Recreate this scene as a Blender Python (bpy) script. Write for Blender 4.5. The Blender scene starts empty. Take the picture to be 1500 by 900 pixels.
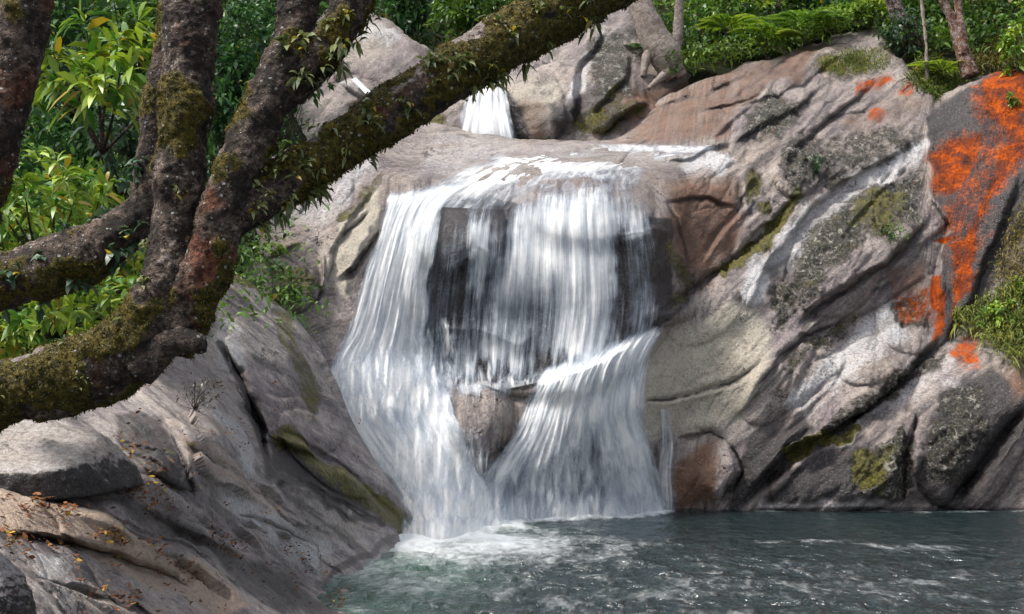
import bpy, math, random
import numpy as np
from mathutils import Vector
R = math.radians
random.seed(7)
rng = np.random.default_rng(11)
scene = bpy.context.scene

# ------------------------------------------------------------------ camera, world, sun, exposure
F, H, CX, HY = 1810.66, 2.5, 750.0, 542.0
cam_d = bpy.data.cameras.new('camera'); cam = bpy.data.objects.new('camera', cam_d)
scene.collection.objects.link(cam)
cam.location = (0, 0, H); cam.rotation_euler = (R(90), 0, 0)
cam_d.sensor_width = 36; cam_d.lens = 36 * F / 1500; cam_d.shift_y = 92 / 1500
cam_d.clip_end = 1000
scene.camera = cam
SUN_EL, SUN_AZ = 60, -105           # azimuth from +Y, clockwise positive (here from the left, a little behind the falls)
w = bpy.data.worlds.new('World'); scene.world = w; w.use_nodes = True
nt = w.node_tree
sky = nt.nodes.new('ShaderNodeTexSky'); sky.sky_type = 'NISHITA'; sky.sun_disc = False
sky.sun_elevation = R(SUN_EL); sky.sun_rotation = R(SUN_AZ); sky.dust_density = 4.0; sky.air_density = 1.0
bg = nt.nodes['Background']; bg.inputs['Strength'].default_value = 0.115
hs = nt.nodes.new('ShaderNodeHueSaturation'); hs.inputs['Saturation'].default_value = .4      # thin overcast: the blue is mostly veiled
nt.links.new(sky.outputs[0], hs.inputs['Color']); nt.links.new(hs.outputs[0], bg.inputs['Color'])
sun_d = bpy.data.lights.new('sun', 'SUN'); sun_d.energy = 2.2; sun_d.angle = R(10); sun_d.color = (1, .95, .87)
sun = bpy.data.objects.new('sun', sun_d); scene.collection.objects.link(sun)
az, el = R(SUN_AZ), R(SUN_EL)
sd = Vector((math.sin(az) * math.cos(el), math.cos(az) * math.cos(el), math.sin(el)))
sun.rotation_euler = sd.to_track_quat('Z', 'Y').to_euler()
scene.view_settings.view_transform = 'Standard'; scene.view_settings.look = 'None'
scene.view_settings.exposure = 1.08; scene.view_settings.gamma = 1
scene.cycles.max_bounces = 6; scene.cycles.transparent_max_bounces = 24

# ------------------------------------------------------------------ numpy helpers
def P(px, py, Y):
    px, py, Y = np.broadcast_arrays(np.asarray(px, float), np.asarray(py, float), np.asarray(Y, float))
    return np.stack([(px - CX) / F * Y, Y, H - (py - HY) / F * Y], -1)
def sstep(a, b, x):
    t = np.clip((x - a) / (b - a), 0, 1); return t * t * (3 - 2 * t)
def hsh(ix, iy, iz, seed):
    n = (ix.astype(np.int64) * 374761393 + iy.astype(np.int64) * 668265263 + iz.astype(np.int64) * 2147483647 + seed * 974711) & 0xffffffff
    n = ((n ^ (n >> 13)) * 1274126177) & 0xffffffff
    n = ((n ^ (n >> 16)) * 2246822519) & 0xffffffff
    return ((n ^ (n >> 15)) & 0xffffff) / float(0xffffff)
def vnoise(p, seed=0):
    p = np.asarray(p, float); i = np.floor(p); f = p - i; f = f * f * f * (f * (f * 6 - 15) + 10)
    i = i.astype(np.int64); x, y, z = i[..., 0], i[..., 1], i[..., 2]; fx, fy, fz = f[..., 0], f[..., 1], f[..., 2]
    def c(a, b, d): return hsh(x + a, y + b, z + d, seed)
    x00 = c(0,0,0) * (1 - fx) + c(1,0,0) * fx; x10 = c(0,1,0) * (1 - fx) + c(1,1,0) * fx
    x01 = c(0,0,1) * (1 - fx) + c(1,0,1) * fx; x11 = c(0,1,1) * (1 - fx) + c(1,1,1) * fx
    y0 = x00 * (1 - fy) + x10 * fy; y1 = x01 * (1 - fy) + x11 * fy
    return y0 * (1 - fz) + y1 * fz
ROT = np.array([[.8, .6, 0], [-.48, .64, .6], [.36, -.48, .8]])
def fbm(p, octv=4, seed=0, gain=.5):
    p = np.asarray(p, float); s = 0; a = 1; t = 0
    for k in range(octv):
        s = s + a * vnoise(p, seed + k); t += a; a *= gain; p = (p @ ROT) * 2.03
    return s / t
def px3(px, py, sc): return np.stack([px * sc, py * sc, px * 0 + .5], -1)
def tps(pts):
    pts = np.array(pts, float); xy = pts[:, :2] / 200; n = len(pts)
    r2 = ((xy[:, None] - xy[None]) ** 2).sum(-1); K = .5 * r2 * np.log(r2 + 1e-9) + np.eye(n) * .004
    A = np.zeros((n + 3, n + 3)); A[:n, :n] = K; A[:n, n] = 1; A[:n, n + 1:] = xy; A[n, :n] = 1; A[n + 1:, :n] = xy.T
    c = np.linalg.solve(A, np.concatenate([pts[:, 2], [0, 0, 0]]))
    def f(px, py):
        q = np.stack([np.ravel(px), np.ravel(py)], -1) / 200; out = np.empty(len(q))
        for s in range(0, len(q), 40000):
            b = q[s:s + 40000]; r2 = ((b[:, None] - xy[None]) ** 2).sum(-1)
            out[s:s + 40000] = (.5 * r2 * np.log(r2 + 1e-9)) @ c[:n] + c[n] + b @ c[n + 1:]
        return out.reshape(np.shape(px))
    return f
def segd(px, py, pts):
    """distance to a polyline, its sign (+ = right of travel seen in the picture plane) and the share of the way along"""
    best = np.full(np.shape(px), 1e9); sg = np.ones(np.shape(px)); al = np.zeros(np.shape(px))
    pts = np.array(pts, float); L = np.r_[0, np.cumsum(np.hypot(*(pts[1:] - pts[:-1]).T))]
    for k in range(len(pts) - 1):
        a, b = pts[k], pts[k + 1]; d = b - a; l2 = d @ d
        t = np.clip(((px - a[0]) * d[0] + (py - a[1]) * d[1]) / l2, 0, 1)
        dx = px - a[0] - t * d[0]; dy = py - a[1] - t * d[1]; q = np.hypot(dx, dy)
        m = q < best; best = np.where(m, q, best)
        sg = np.where(m, np.sign(d[0] * dy - d[1] * dx), sg); al = np.where(m, (L[k] + t * (L[k + 1] - L[k])) / L[-1], al)
    return best, sg, al
def poly(px, py, pts, blur=10):
    """soft-edged polygon mask"""
    pts = np.array(pts, float); d, _, _ = segd(px, py, np.vstack([pts, pts[:1]])); ins = np.zeros(np.shape(px), bool)
    n = len(pts)
    for i in range(n):
        x1, y1 = pts[i]; x2, y2 = pts[(i + 1) % n]
        if y1 == y2: continue
        c = ((y1 > py) != (y2 > py)) & (px < (x2 - x1) * (py - y1) / (y2 - y1) + x1); ins ^= c
    return sstep(-blur, blur, np.where(ins, d, -d))
def line(px, py, pts, wd, blur=6):
    d, _, al = segd(px, py, pts); return 1 - sstep(wd, wd + blur, d)
def blob(px, py, cx, cy, rx, ry, ang=0, soft=.5):
    a = R(ang); dx, dy = px - cx, py - cy; u = (dx * math.cos(a) + dy * math.sin(a)) / rx; v = (-dx * math.sin(a) + dy * math.cos(a)) / ry
    return 1 - sstep(1 - soft, 1 + soft, np.hypot(u, v))
def curve1(pts):
    xs = [p[0] for p in pts]; ys = [p[1] for p in pts]
    return lambda x: np.interp(x, xs, ys)
def spline(pts, n):
    """Catmull-Rom through the rows of pts, n samples"""
    p = np.array(pts, float); p = np.vstack([2 * p[0] - p[1], p, 2 * p[-1] - p[-2]])
    t = np.linspace(0, len(p) - 3 - 1e-6, n); i = t.astype(int); f = (t - i)[:, None]
    a, b, c, d = p[i], p[i + 1], p[i + 2], p[i + 3]
    return .5 * (2 * b + (c - a) * f + (2 * a - 5 * b + 4 * c - d) * f ** 2 + (3 * b - a - 3 * c + d) * f ** 3)
def unit(v): return v / np.maximum(np.linalg.norm(v, axis=-1, keepdims=True), 1e-9)

# ------------------------------------------------------------------ object helpers
COL = scene.collection
def mesh_obj(name, V, faces, mat, parent=None, smooth=True, attrs=None, uv=None, loc=None):
    """faces: list of (n,k) index arrays with k = 3 or 4"""
    V = np.asarray(V, float)
    if loc is not None: V = V - np.asarray(loc)
    me = bpy.data.meshes.new(name)
    faces = [np.asarray(f, np.int64) for f in (faces if isinstance(faces, list) else [faces]) if len(f)]
    tot = np.concatenate([np.full(len(f), f.shape[1]) for f in faces]); idx = np.concatenate([f.ravel() for f in faces])
    me.vertices.add(len(V)); me.vertices.foreach_set('co', V.ravel().astype(np.float32))
    me.loops.add(len(idx)); me.loops.foreach_set('vertex_index', idx.astype(np.int32))
    me.polygons.add(len(tot)); me.polygons.foreach_set('loop_start', np.r_[0, np.cumsum(tot)[:-1]].astype(np.int32))
    me.polygons.foreach_set('loop_total', tot.astype(np.int32))
    me.polygons.foreach_set('use_smooth', np.full(len(tot), smooth))
    me.update(calc_edges=True)
    for k, v in (attrs or {}).items():
        v = np.asarray(v, np.float32)
        if v.shape[1] == 3 and k.startswith('vec'):
            me.attributes.new(k, 'FLOAT_VECTOR', 'POINT').data.foreach_set('vector', v.ravel())
        else:
            if v.shape[1] == 3: v = np.hstack([v, np.ones((len(v), 1), np.float32)])
            me.attributes.new(k, 'FLOAT_COLOR', 'POINT').data.foreach_set('color', v.ravel())
    me.materials.append(mat)
    o = bpy.data.objects.new(name, me); COL.objects.link(o)
    if loc is not None: o.location = loc
    if parent is not None:
        o.parent = parent
        o.location = o.location - parent.location
    return o
def empty(name, loc, label=None, cat=None, group=None):
    o = bpy.data.objects.new(name, None); COL.objects.link(o); o.location = loc; o.empty_display_size = .2
    return tag(o, label, cat, group)
def tag(o, label=None, cat=None, group=None, kind=None):
    for k, v in (('label', label), ('category', cat), ('group', group), ('kind', kind)):
        if v: o[k] = v
    return o
def grid_faces(nu, nv, off=0, wrap=False):
    """vertex index = u*nv + v"""
    u = np.arange(nu if wrap else nu - 1); v = np.arange(nv - 1); U, W = np.meshgrid(u, v, indexing='ij'); U = U.ravel(); W = W.ravel()
    U2 = (U + 1) % nu
    return np.stack([U * nv + W, U2 * nv + W, U2 * nv + W + 1, U * nv + W + 1], -1) + off

# ------------------------------------------------------------------ node helper
class NT:
    def __init__(s, name):
        s.m = bpy.data.materials.new(name); s.m.use_nodes = True; s.t = s.m.node_tree; s.t.nodes.clear()
        s.out = s.t.nodes.new('ShaderNodeOutputMaterial')
    def n(s, typ, **kw):
        nd = s.t.nodes.new(typ)
        for k, v in kw.items(): setattr(nd, k, v)
        return nd
    def put(s, sock, v):
        if isinstance(v, bpy.types.NodeSocket): s.t.links.new(v, sock)
        elif isinstance(v, (tuple, list)) and len(v) == 3 and sock.type == 'RGBA': sock.default_value = (*v, 1)
        else: sock.default_value = v
    def attr(s, name):
        a = s.n('ShaderNodeAttribute', attribute_name=name); return a
    def sep(s, col):
        c = s.n('ShaderNodeSeparateColor'); s.put(c.inputs[0], col); return c.outputs
    def pos(s): return s.n('ShaderNodeTexCoord').outputs['Object']
    def noise(s, vec, scale, detail=4, rough=.55, dist=0, color=False):
        t = s.n('ShaderNodeTexNoise'); s.put(t.inputs['Vector'], vec); t.inputs['Scale'].default_value = scale
        t.inputs['Detail'].default_value = detail; t.inputs['Roughness'].default_value = rough; t.inputs['Distortion'].default_value = dist
        return t.outputs['Color' if color else 'Fac']
    def voro(s, vec, scale, feature='F1', out='Distance', rand=1):
        t = s.n('ShaderNodeTexVoronoi', feature=feature); s.put(t.inputs['Vector'], vec); t.inputs['Scale'].default_value = scale
        t.inputs['Randomness'].default_value = rand
        return t.outputs[out]
    def math(s, op, a, b=0.0, clamp=False):
        t = s.n('ShaderNodeMath', operation=op, use_clamp=clamp); s.put(t.inputs[0], a); s.put(t.inputs[1], b); return t.outputs[0]
    def rng(s, v, a, b, c=0., d=1.):
        t = s.n('ShaderNodeMapRange', interpolation_type='SMOOTHSTEP'); s.put(t.inputs[0], v)
        for i, q in enumerate((a, b, c, d)): s.put(t.inputs[i + 1], q)
        return t.outputs[0]
    def mix(s, f, a, b, blend='MIX'):
        t = s.n('ShaderNodeMix', data_type='RGBA', blend_type=blend); s.put(t.inputs[0], f); s.put(t.inputs[6], a); s.put(t.inputs[7], b); return t.outputs[2]
    def vmul(s, v, k):
        t = s.n('ShaderNodeVectorMath', operation='MULTIPLY'); s.put(t.inputs[0], v); t.inputs[1].default_value = k; return t.outputs[0]
    def bump(s, h, strength=.5, dist=.02, nrm=None):
        t = s.n('ShaderNodeBump'); t.inputs['Strength'].default_value = strength; t.inputs['Distance'].default_value = dist
        s.put(t.inputs['Height'], h)
        if nrm is not None: s.put(t.inputs['Normal'], nrm)
        return t.outputs[0]
    def bsdf(s, base, rough=.6, nrm=None, spec=.4):
        b = s.n('ShaderNodeBsdfPrincipled'); s.put(b.inputs['Base Color'], base); s.put(b.inputs['Roughness'], rough)
        s.put(b.inputs['Specular IOR Level'], spec)
        if nrm is not None: s.put(b.inputs['Normal'], nrm)
        return b.outputs[0]
    def shmix(s, f, a, b):
        t = s.n('ShaderNodeMixShader'); s.put(t.inputs[0], f); s.t.links.new(a, t.inputs[1]); s.t.links.new(b, t.inputs[2]); return t.outputs[0]
    def done(s, sh, vol=None):
        s.t.links.new(sh, s.out.inputs['Surface']); return s.m

# ------------------------------------------------------------------ materials
def rock_material(name, light, mid, dark, tan, brown, scale=1.0, grain=34):
    """granite; masks m1 = orange, moss, black, pale   m2 = brown, lichen, wet, tan"""
    t = NT(name); p = t.pos(); fl = t.attr('vecflow').outputs['Vector']
    m1 = t.attr('m1'); m2 = t.attr('m2'); a = t.sep(m1.outputs['Color']); b = t.sep(m2.outputs['Color'])
    n_big = t.noise(p, .55 * scale, 5, .6); n_med = t.noise(p, 2.6 * scale, 6, .62); n_fine = t.noise(p, 17 * scale, 5, .68); n_grain = t.noise(p, grain, 4, .75)
    n_flow = t.noise(fl, 1.0, 5, .6, .4); n_flow2 = t.noise(fl, 3.3, 4, .6, .2)
    c = t.mix(t.rng(n_big, .36, .62), mid, light)
    n_h = t.noise(p, .8 * scale, 4, .6, .6); c = t.mix(t.math('MULTIPLY', t.rng(n_h, .53, .66), .36), c, (.30, .225, .14)); c = t.mix(t.math('MULTIPLY', t.rng(n_h, .47, .35), .5), c, (.17, .13, .155))
    n_flow3 = t.noise(fl, 9.5, 4, .65, .2)
    c = t.mix(t.math('MULTIPLY', t.rng(n_flow, .47, .64), .8), c, dark)
    c = t.mix(t.math('MULTIPLY', t.rng(n_flow2, .52, .68), .6), c, light)
    c = t.mix(t.math('MULTIPLY', t.rng(n_flow2, .47, .34), .55), c, dark)
    c = t.mix(t.math('MULTIPLY', t.rng(n_flow3, .54, .70), .22), c, tuple(min(.8, q * 1.35) for q in light))
    c = t.mix(t.math('MULTIPLY', t.rng(n_flow3, .45, .32), .32), c, dark)
    n_mot = t.noise(p, 9 * scale, 6, .75); c = t.mix(t.math('MULTIPLY', t.rng(n_mot, .52, .66), .38), c, tuple(min(.8, q * 1.3) for q in light)); c = t.mix(t.math('MULTIPLY', t.rng(n_mot, .47, .36), .5), c, dark)
    def fac(mask, nz, k=.85, soft=.16):
        v = t.math('ADD', mask, t.math('MULTIPLY', t.math('SUBTRACT', nz, .5), k)); return t.rng(v, .5 - soft, .5 + soft)
    mixn = t.math('ADD', t.math('MULTIPLY', n_med, .55), t.math('MULTIPLY', n_fine, .45))
    mixf = t.math('ADD', t.math('MULTIPLY', n_flow, .6), t.math('MULTIPLY', n_fine, .4))
    c = t.mix(fac(m2.outputs['Alpha'], mixf, .9, .3), c, t.mix(t.rng(n_med, .35, .65), tan, tuple(q * 1.18 for q in tan)))
    c = t.mix(fac(b[0], mixf, 1.0, .28), c, t.mix(t.rng(n_med, .35, .65), brown, tuple(q * .62 for q in brown)))
    c = t.mix(fac(m1.outputs['Alpha'], mixf, 1.7, .34), c, (.54, .53, .535))
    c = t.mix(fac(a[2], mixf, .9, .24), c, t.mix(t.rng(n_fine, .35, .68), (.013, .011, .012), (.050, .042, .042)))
    # fine fractures drawn out along the slope, then the grain of the granite
    wob = t.n('ShaderNodeVectorMath', operation='ADD'); t.put(wob.inputs[0], t.vmul(fl, (.10, .16, .12))); t.put(wob.inputs[1], t.vmul(t.noise(p, 1.7 * scale, 4, .6, 0, True), (.9, .9, .9)))
    ve = t.voro(wob.outputs[0], 1.0, 'DISTANCE_TO_EDGE'); frac = t.math('MULTIPLY', t.rng(ve, .012, .002), t.rng(n_big, .52, .60))
    c = t.mix(t.math('MULTIPLY', frac, .8), c, (.02, .017, .016))
    dry = t.math('SUBTRACT', 1.0, t.math('MULTIPLY', b[2], .8))
    c = t.mix(t.math('MULTIPLY', t.rng(n_grain, .54, .74), dry), c, t.mix(.36, c, (.75, .72, .7)))
    c = t.mix(t.math('MULTIPLY', t.rng(n_grain, .48, .28), dry), c, t.mix(.5, c, (.03, .028, .03)))
    vp = t.voro(p, 21 * scale); pit = t.math('MULTIPLY', t.rng(t.math('ADD', vp, t.math('MULTIPLY', n_grain, .35)), .36, .26), t.rng(n_med, .44, .55))
    c = t.mix(t.math('MULTIPLY', pit, t.math('MULTIPLY', dry, .9)), c, (.025, .022, .022))
    vp2 = t.voro(p, 13 * scale); pit2 = t.math('MULTIPLY', t.rng(t.math('ADD', vp2, t.math('MULTIPLY', n_grain, .4)), .36, .27), t.rng(n_med, .50, .40))
    c = t.mix(t.math('MULTIPLY', pit2, t.math('MULTIPLY', dry, .45)), c, (.55, .53, .5))
    c = t.mix(t.math('MULTIPLY', t.rng(n_fine, .55, .40, 0, 1), .28), c, (.05, .043, .043))
    # lichen: black crust with pale discs
    lic = fac(b[1], mixn, 2.0, .14)
    l1 = t.noise(p, 7 * scale, 6, .7, .5); l2 = t.noise(p, 24 * scale, 5, .72, .3)
    spots = t.math('MAXIMUM', t.rng(l1, .55, .61), t.math('MULTIPLY', t.rng(l2, .58, .64), .8))
    crust = t.mix(t.rng(l2, .42, .6), (.016, .015, .013), (.085, .075, .058)); crust = t.mix(t.math('MULTIPLY', t.rng(l1, .46, .38), .7), crust, (.05, .05, .018))
    c = t.mix(lic, c, t.mix(t.math('MULTIPLY', spots, .8), crust, (.38, .36, .31)))
    c = t.mix(fac(a[0], t.math('ADD', t.math('MULTIPLY', n_flow3, .45), t.math('MULTIPLY', mixn, .55)), 3.0, .3), c, t.mix(t.rng(n_med, .40, .60), (.17, .030, .006), t.mix(t.rng(n_fine, .36, .62), (.25, .034, .002), (.43, .085, .005))))
    moss = fac(a[1], mixn, 1.25, .12)
    c = t.mix(moss, c, t.mix(t.rng(n_fine, .36, .64), (.035, .034, .008), (.16, .14, .025)))
    bh = t.math('ADD', t.math('MULTIPLY', n_fine, .6), t.math('ADD', t.math('MULTIPLY', n_grain, .18), t.math('MULTIPLY', n_med, .9)))
    bh = t.math('ADD', bh, t.math('MULTIPLY', t.math('MAXIMUM', lic, moss), t.math('MULTIPLY', n_fine, 1.6)))
    bh = t.math('ADD', bh, t.math('SUBTRACT', t.math('MULTIPLY', n_flow2, .5), t.math('MULTIPLY', frac, .9)))
    bh = t.math('ADD', bh, t.math('MULTIPLY', n_mot, .8)); nr = t.bump(bh, .75, .065 / scale)
    rough = t.rng(t.math('ADD', b[2], t.math('MULTIPLY', t.math('SUBTRACT', n_med, .5), .5)), .2, .8, .52, .16)
    return t.done(t.bsdf(c, rough, nr, t.rng(a[0], .3, .6, .45, .08)))
M = {}
M['rock'] = rock_material('granite', (.355, .305, .275), (.175, .138, .134), (.042, .033, .037), (.385, .345, .28), (.17, .085, .048))
M['slab'] = rock_material('foreground granite', (.42, .37, .345), (.215, .178, .176), (.052, .043, .05), (.37, .275, .21), (.12, .085, .075), 1.5, 85)
M['boulder'] = rock_material('boulder granite', (.36, .31, .285), (.24, .20, .19), (.10, .085, .085), (.33, .25, .19), (.10, .075, .065), 1.6, 85)

def soil():
    t = NT('leafy soil'); p = t.pos(); n = t.noise(p, 3, 6, .65); n2 = t.noise(p, 14, 5, .7)
    c = t.mix(t.rng(n, .38, .62), (.012, .02, .008), (.035, .03, .016)); c = t.mix(t.rng(n2, .52, .7), c, (.05, .075, .018))
    return t.done(t.bsdf(c, .9, t.bump(n2, .8, .15), .1))
M['soil'] = soil()
def leafm(name, trans=.3, rough=.42, spec=.45):
    t = NT(name); a = t.attr('tint').outputs['Color']; p = t.pos()
    n = t.noise(p, 22, 3, .6); c = t.mix(t.math('MULTIPLY', t.rng(n, .4, .7), .35), a, t.mix(1, a, (.55, .6, .5), 'MULTIPLY'))
    tr = t.n('ShaderNodeBsdfTranslucent'); t.put(tr.inputs[0], t.mix(1, c, (1.0, 1.0, .55), 'MULTIPLY'))
    return t.done(t.shmix(trans, t.bsdf(c, rough, None, spec), tr.outputs[0]))
M['leaf'] = leafm('leaf'); M['litter'] = leafm('dead leaf', .08, .7, .2); M['mossleaf'] = leafm('moss tuft', .2, .8, .1)
def barkm(name, moss=1.0, red=1.0, base=((.024, .017, .014), (.21, .15, .115)), specks=1.0):
    t = NT(name); p = t.pos(); m = t.attr('m1'); a = t.sep(m.outputs['Color'])
    n1 = t.noise(p, 9, 6, .65, .3); n2 = t.noise(p, 42, 5, .7); n3 = t.noise(p, 3.2, 5, .6); n4 = t.noise(p, 120, 3, .6)
    c = t.mix(t.rng(n1, .38, .64), base[0], base[1]); c = t.mix(t.rng(n2, .58, .40, 0, .9), c, base[0])
    c = t.mix(t.math('MULTIPLY', t.rng(t.math('ADD', n3, t.math('MULTIPLY', a[0], .24)), .62, .76), red), c, t.mix(t.rng(n2, .4, .6), (.08, .022, .011), (.24, .10, .055)))
    pale = t.rng(t.math('ADD', t.math('ADD', t.math('MULTIPLY', n1, .6), t.math('MULTIPLY', n2, .4)), t.math('MULTIPLY', a[2], .34)), .69, .78)
    c = t.mix(t.math('MULTIPLY', pale, .85), c, t.mix(t.rng(n2, .4, .6), (.22, .17, .155), (.42, .36, .33)))
    ms = t.rng(t.math('ADD', t.math('MULTIPLY', a[1], moss), t.math('MULTIPLY', t.math('SUBTRACT', t.math('ADD', t.math('MULTIPLY', n1, .5), t.math('MULTIPLY', n2, .5)), .5), 1.6)), .38, .62)
    c = t.mix(ms, c, t.mix(t.rng(n2, .38, .62), (.030, .028, .005), (.15, .115, .016)))
    v = t.voro(p, 26); sp = t.rng(t.math('ADD', v, t.math('MULTIPLY', n2, .75)), .54, .46); sp = t.math('MULTIPLY', sp, t.rng(n3, .42, .52))
    v2 = t.voro(p, 60); sp2 = t.math('MULTIPLY', t.rng(t.math('ADD', v2, t.math('MULTIPLY', n4, .3)), .33, .25), t.rng(n1, .42, .55))
    c = t.mix(t.math('MULTIPLY', t.math('MAXIMUM', sp, sp2), .9 * specks), c, (.50, .50, .47))
    h = t.math('ADD', t.math('MULTIPLY', n1, 1.0), t.math('ADD', t.math('MULTIPLY', n2, .7), t.math('MULTIPLY', n4, .25)))
    return t.done(t.bsdf(c, .8, t.bump(h, 1.0, .055), .3))
M['bark'] = barkm('mossy bark'); M['bark_dark'] = barkm('dark bark', .8, .4)
M['bark_pale'] = barkm('pale bark', .3, .2, ((.22, .18, .155), (.60, .53, .47)), 1.0)
M['bark_red'] = barkm('reddish bark', .2, 1.6, ((.10, .045, .03), (.34, .24, .2)), .8)
def waterm(name):
    """falling white water: alpha from the density attribute and noise drawn out along the flow"""
    t = NT(name); q = t.attr('vecflow').outputs['Vector']; d = t.sep(t.attr('m1').outputs['Color'])
    s1 = t.noise(t.vmul(q, (9, .55, 1)), 1, 3, .55, .25); s2 = t.noise(t.vmul(q, (34, 1.1, 1)), 1, 4, .6, .15); s3 = t.noise(t.vmul(q, (1.6, 1.4, 1)), 1, 4, .6)
    s4 = t.noise(t.vmul(q, (80, 2.2, 1)), 1, 3, .6, .1); iso = t.noise(t.vmul(q, (6.5, 1.5, 1)), 1, 7, .66, .5)
    s = t.math('ADD', t.math('MULTIPLY', s1, .34), t.math('ADD', t.math('MULTIPLY', s2, .24), t.math('ADD', t.math('MULTIPLY', s3, .28), t.math('MULTIPLY', s4, .14))))
    s = t.math('ADD', t.math('MULTIPLY', s, t.math('SUBTRACT', 1, d[1])), t.math('MULTIPLY', iso, d[1]))
    v = t.math('ADD', d[0], t.math('MULTIPLY', t.math('SUBTRACT', s, .5), t.math('SUBTRACT', t.rng(d[0], .0, 1.0, 2.9, 1.6), t.math('MULTIPLY', d[1], .5))))
    al = t.rng(v, .10, .92)
    al = t.math('MULTIPLY', al, t.rng(d[0], .0, .14))
    c = t.mix(t.math('MAXIMUM', t.math('MULTIPLY', t.rng(v, .1, .8), t.rng(s, .32, .60, .4, 1)), t.rng(v, .75, 1.2)), (.36, .45, .58), (.90, .90, .89))
    nr = t.bump(s, .25, .12)
    df = t.bsdf(c, .45, nr, .3)
    tl = t.n('ShaderNodeBsdfTranslucent'); t.put(tl.inputs[0], c)
    tp = t.n('ShaderNodeBsdfTransparent')
    return t.done(t.shmix(al, tp.outputs[0], t.shmix(.3, df, tl.outputs[0])))
M['fall'] = waterm('falling water')
def poolm():
    t = NT('pool water'); p = t.pos(); f = t.sep(t.attr('m1').outputs['Color'])
    a = t.vmul(p, (1.0, .55, 1)); n1 = t.noise(a, 1.6, 4, .55, .6); n2 = t.noise(a, 4.2, 4, .58, .8); n3 = t.noise(a, 11, 3, .6, .3)
    h = t.math('ADD', t.math('MULTIPLY', n1, .9), t.math('ADD', t.math('MULTIPLY', n2, .55), t.math('MULTIPLY', n3, .08)))
    amp = t.math('ADD', .25, f[1]); h = t.math('MULTIPLY', h, amp)
    nr = t.bump(h, 1.0, .22)
    c = t.mix(t.rng(f[2], 0, 1), (.010, .020, .023), (.05, .10, .08))
    wat = t.bsdf(c, .17, nr, .8)
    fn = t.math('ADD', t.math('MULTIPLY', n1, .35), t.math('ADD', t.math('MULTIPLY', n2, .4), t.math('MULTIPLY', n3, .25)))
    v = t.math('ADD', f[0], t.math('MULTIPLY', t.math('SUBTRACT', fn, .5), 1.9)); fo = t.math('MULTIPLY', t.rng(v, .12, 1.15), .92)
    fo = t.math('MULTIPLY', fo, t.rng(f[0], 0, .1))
    foam_and_sheen = t.bsdf((.80, .84, .86), .6, t.bump(fn, .5, .08), .2)
    return t.done(t.shmix(fo, wat, foam_and_sheen))
M['pool'] = poolm()

# ------------------------------------------------------------------ relief bodies (rock): columns of picture x, rows from a top edge down, each with its own distance
def relief(name, mat, xs, top, bottom, nv, depth, masks, disp, flow, rnd=(40, .8), back=(10, .35, .12), kind='structure'):
    xs = np.asarray(xs, float); nu = len(xs)
    tp, bt = top(xs), bottom(xs); tp = tp + (fbm(px3(xs, xs * 0, .03), 4, 5) - .5) * 8
    tt = np.linspace(0, 1, nv) ** 1.0
    PX = np.repeat(xs[:, None], nv, 1); PY = tp[:, None] + (bt - tp)[:, None] * tt
    D = depth(PX, PY)
    s = np.clip((PY - tp[:, None]) / rnd[0], 0, 1); D = D + rnd[1] * (1 - np.sqrt(np.clip(1 - (1 - s) ** 2, 0, 1)))
    V = P(PX, PY, D)
    m1, m2, dsp = masks(PX, PY)
    S = V.copy()
    for _ in range(14): S[1:-1] = (S[:-2] + S[1:-1] * 2 + S[2:]) / 4; S[:, 1:-1] = (S[:, :-2] + S[:, 1:-1] * 2 + S[:, 2:]) / 4
    du = np.gradient(S, axis=0); dv = np.gradient(S, axis=1); N = unit(np.cross(dv, du)); N = np.where((N[..., 1] > 0)[..., None], -N, N)
    V = V + N * disp(V, PX, PY, dsp)[..., None]
    fl = flow(PX, PY, V)
    nb, by, bz = back
    if nb:
        k = np.arange(nb, 0, -1)[None, :, None]; B = V[:, :1] + np.concatenate([0 * k, by * k, -bz * k ** 1.3 + 0 * k], -1)
        B[..., 2] += (fbm(B * 1.5, 3, 3) - .5) * .1 * k[..., 0]
        V = np.concatenate([B, V], 1); rp = lambda q: np.concatenate([np.repeat(q[:, :1], nb, 1), q], 1)
        m1, m2, fl = rp(m1), rp(m2), rp(fl)
    o = mesh_obj(name, V.reshape(-1, 3), grid_faces(nu, V.shape[1]), mat, attrs={'m1': m1.reshape(-1, 4), 'm2': m2.reshape(-1, 4), 'vecflow': fl.reshape(-1, 3)})
    return tag(o, kind=kind)
def add_steps(D, px, py, steps, sw=4):
    wx = px + (fbm(px3(px, py, .02), 3, 21) - .5) * 12 + (fbm(px3(px, py, .09), 2, 22) - .5) * 2.5
    wy = py + (fbm(px3(px, py, .02), 3, 23) - .5) * 12 + (fbm(px3(px, py, .09), 2, 24) - .5) * 2.5
    for pts, step, fall, gd, gw in steps:
        d, sg, al = segd(wx, wy, pts); sd = d * sg; tap = sstep(0, .28, al) * sstep(1, .72, al)
        D = D - step * tap * sstep(-sw, sw, sd) * np.exp(-np.maximum(sd, 0) / fall) * np.exp(-np.maximum(-sd, 0) / 2)
        D = D + gd * tap * np.exp(-(d / gw) ** 2)
    return D
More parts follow.
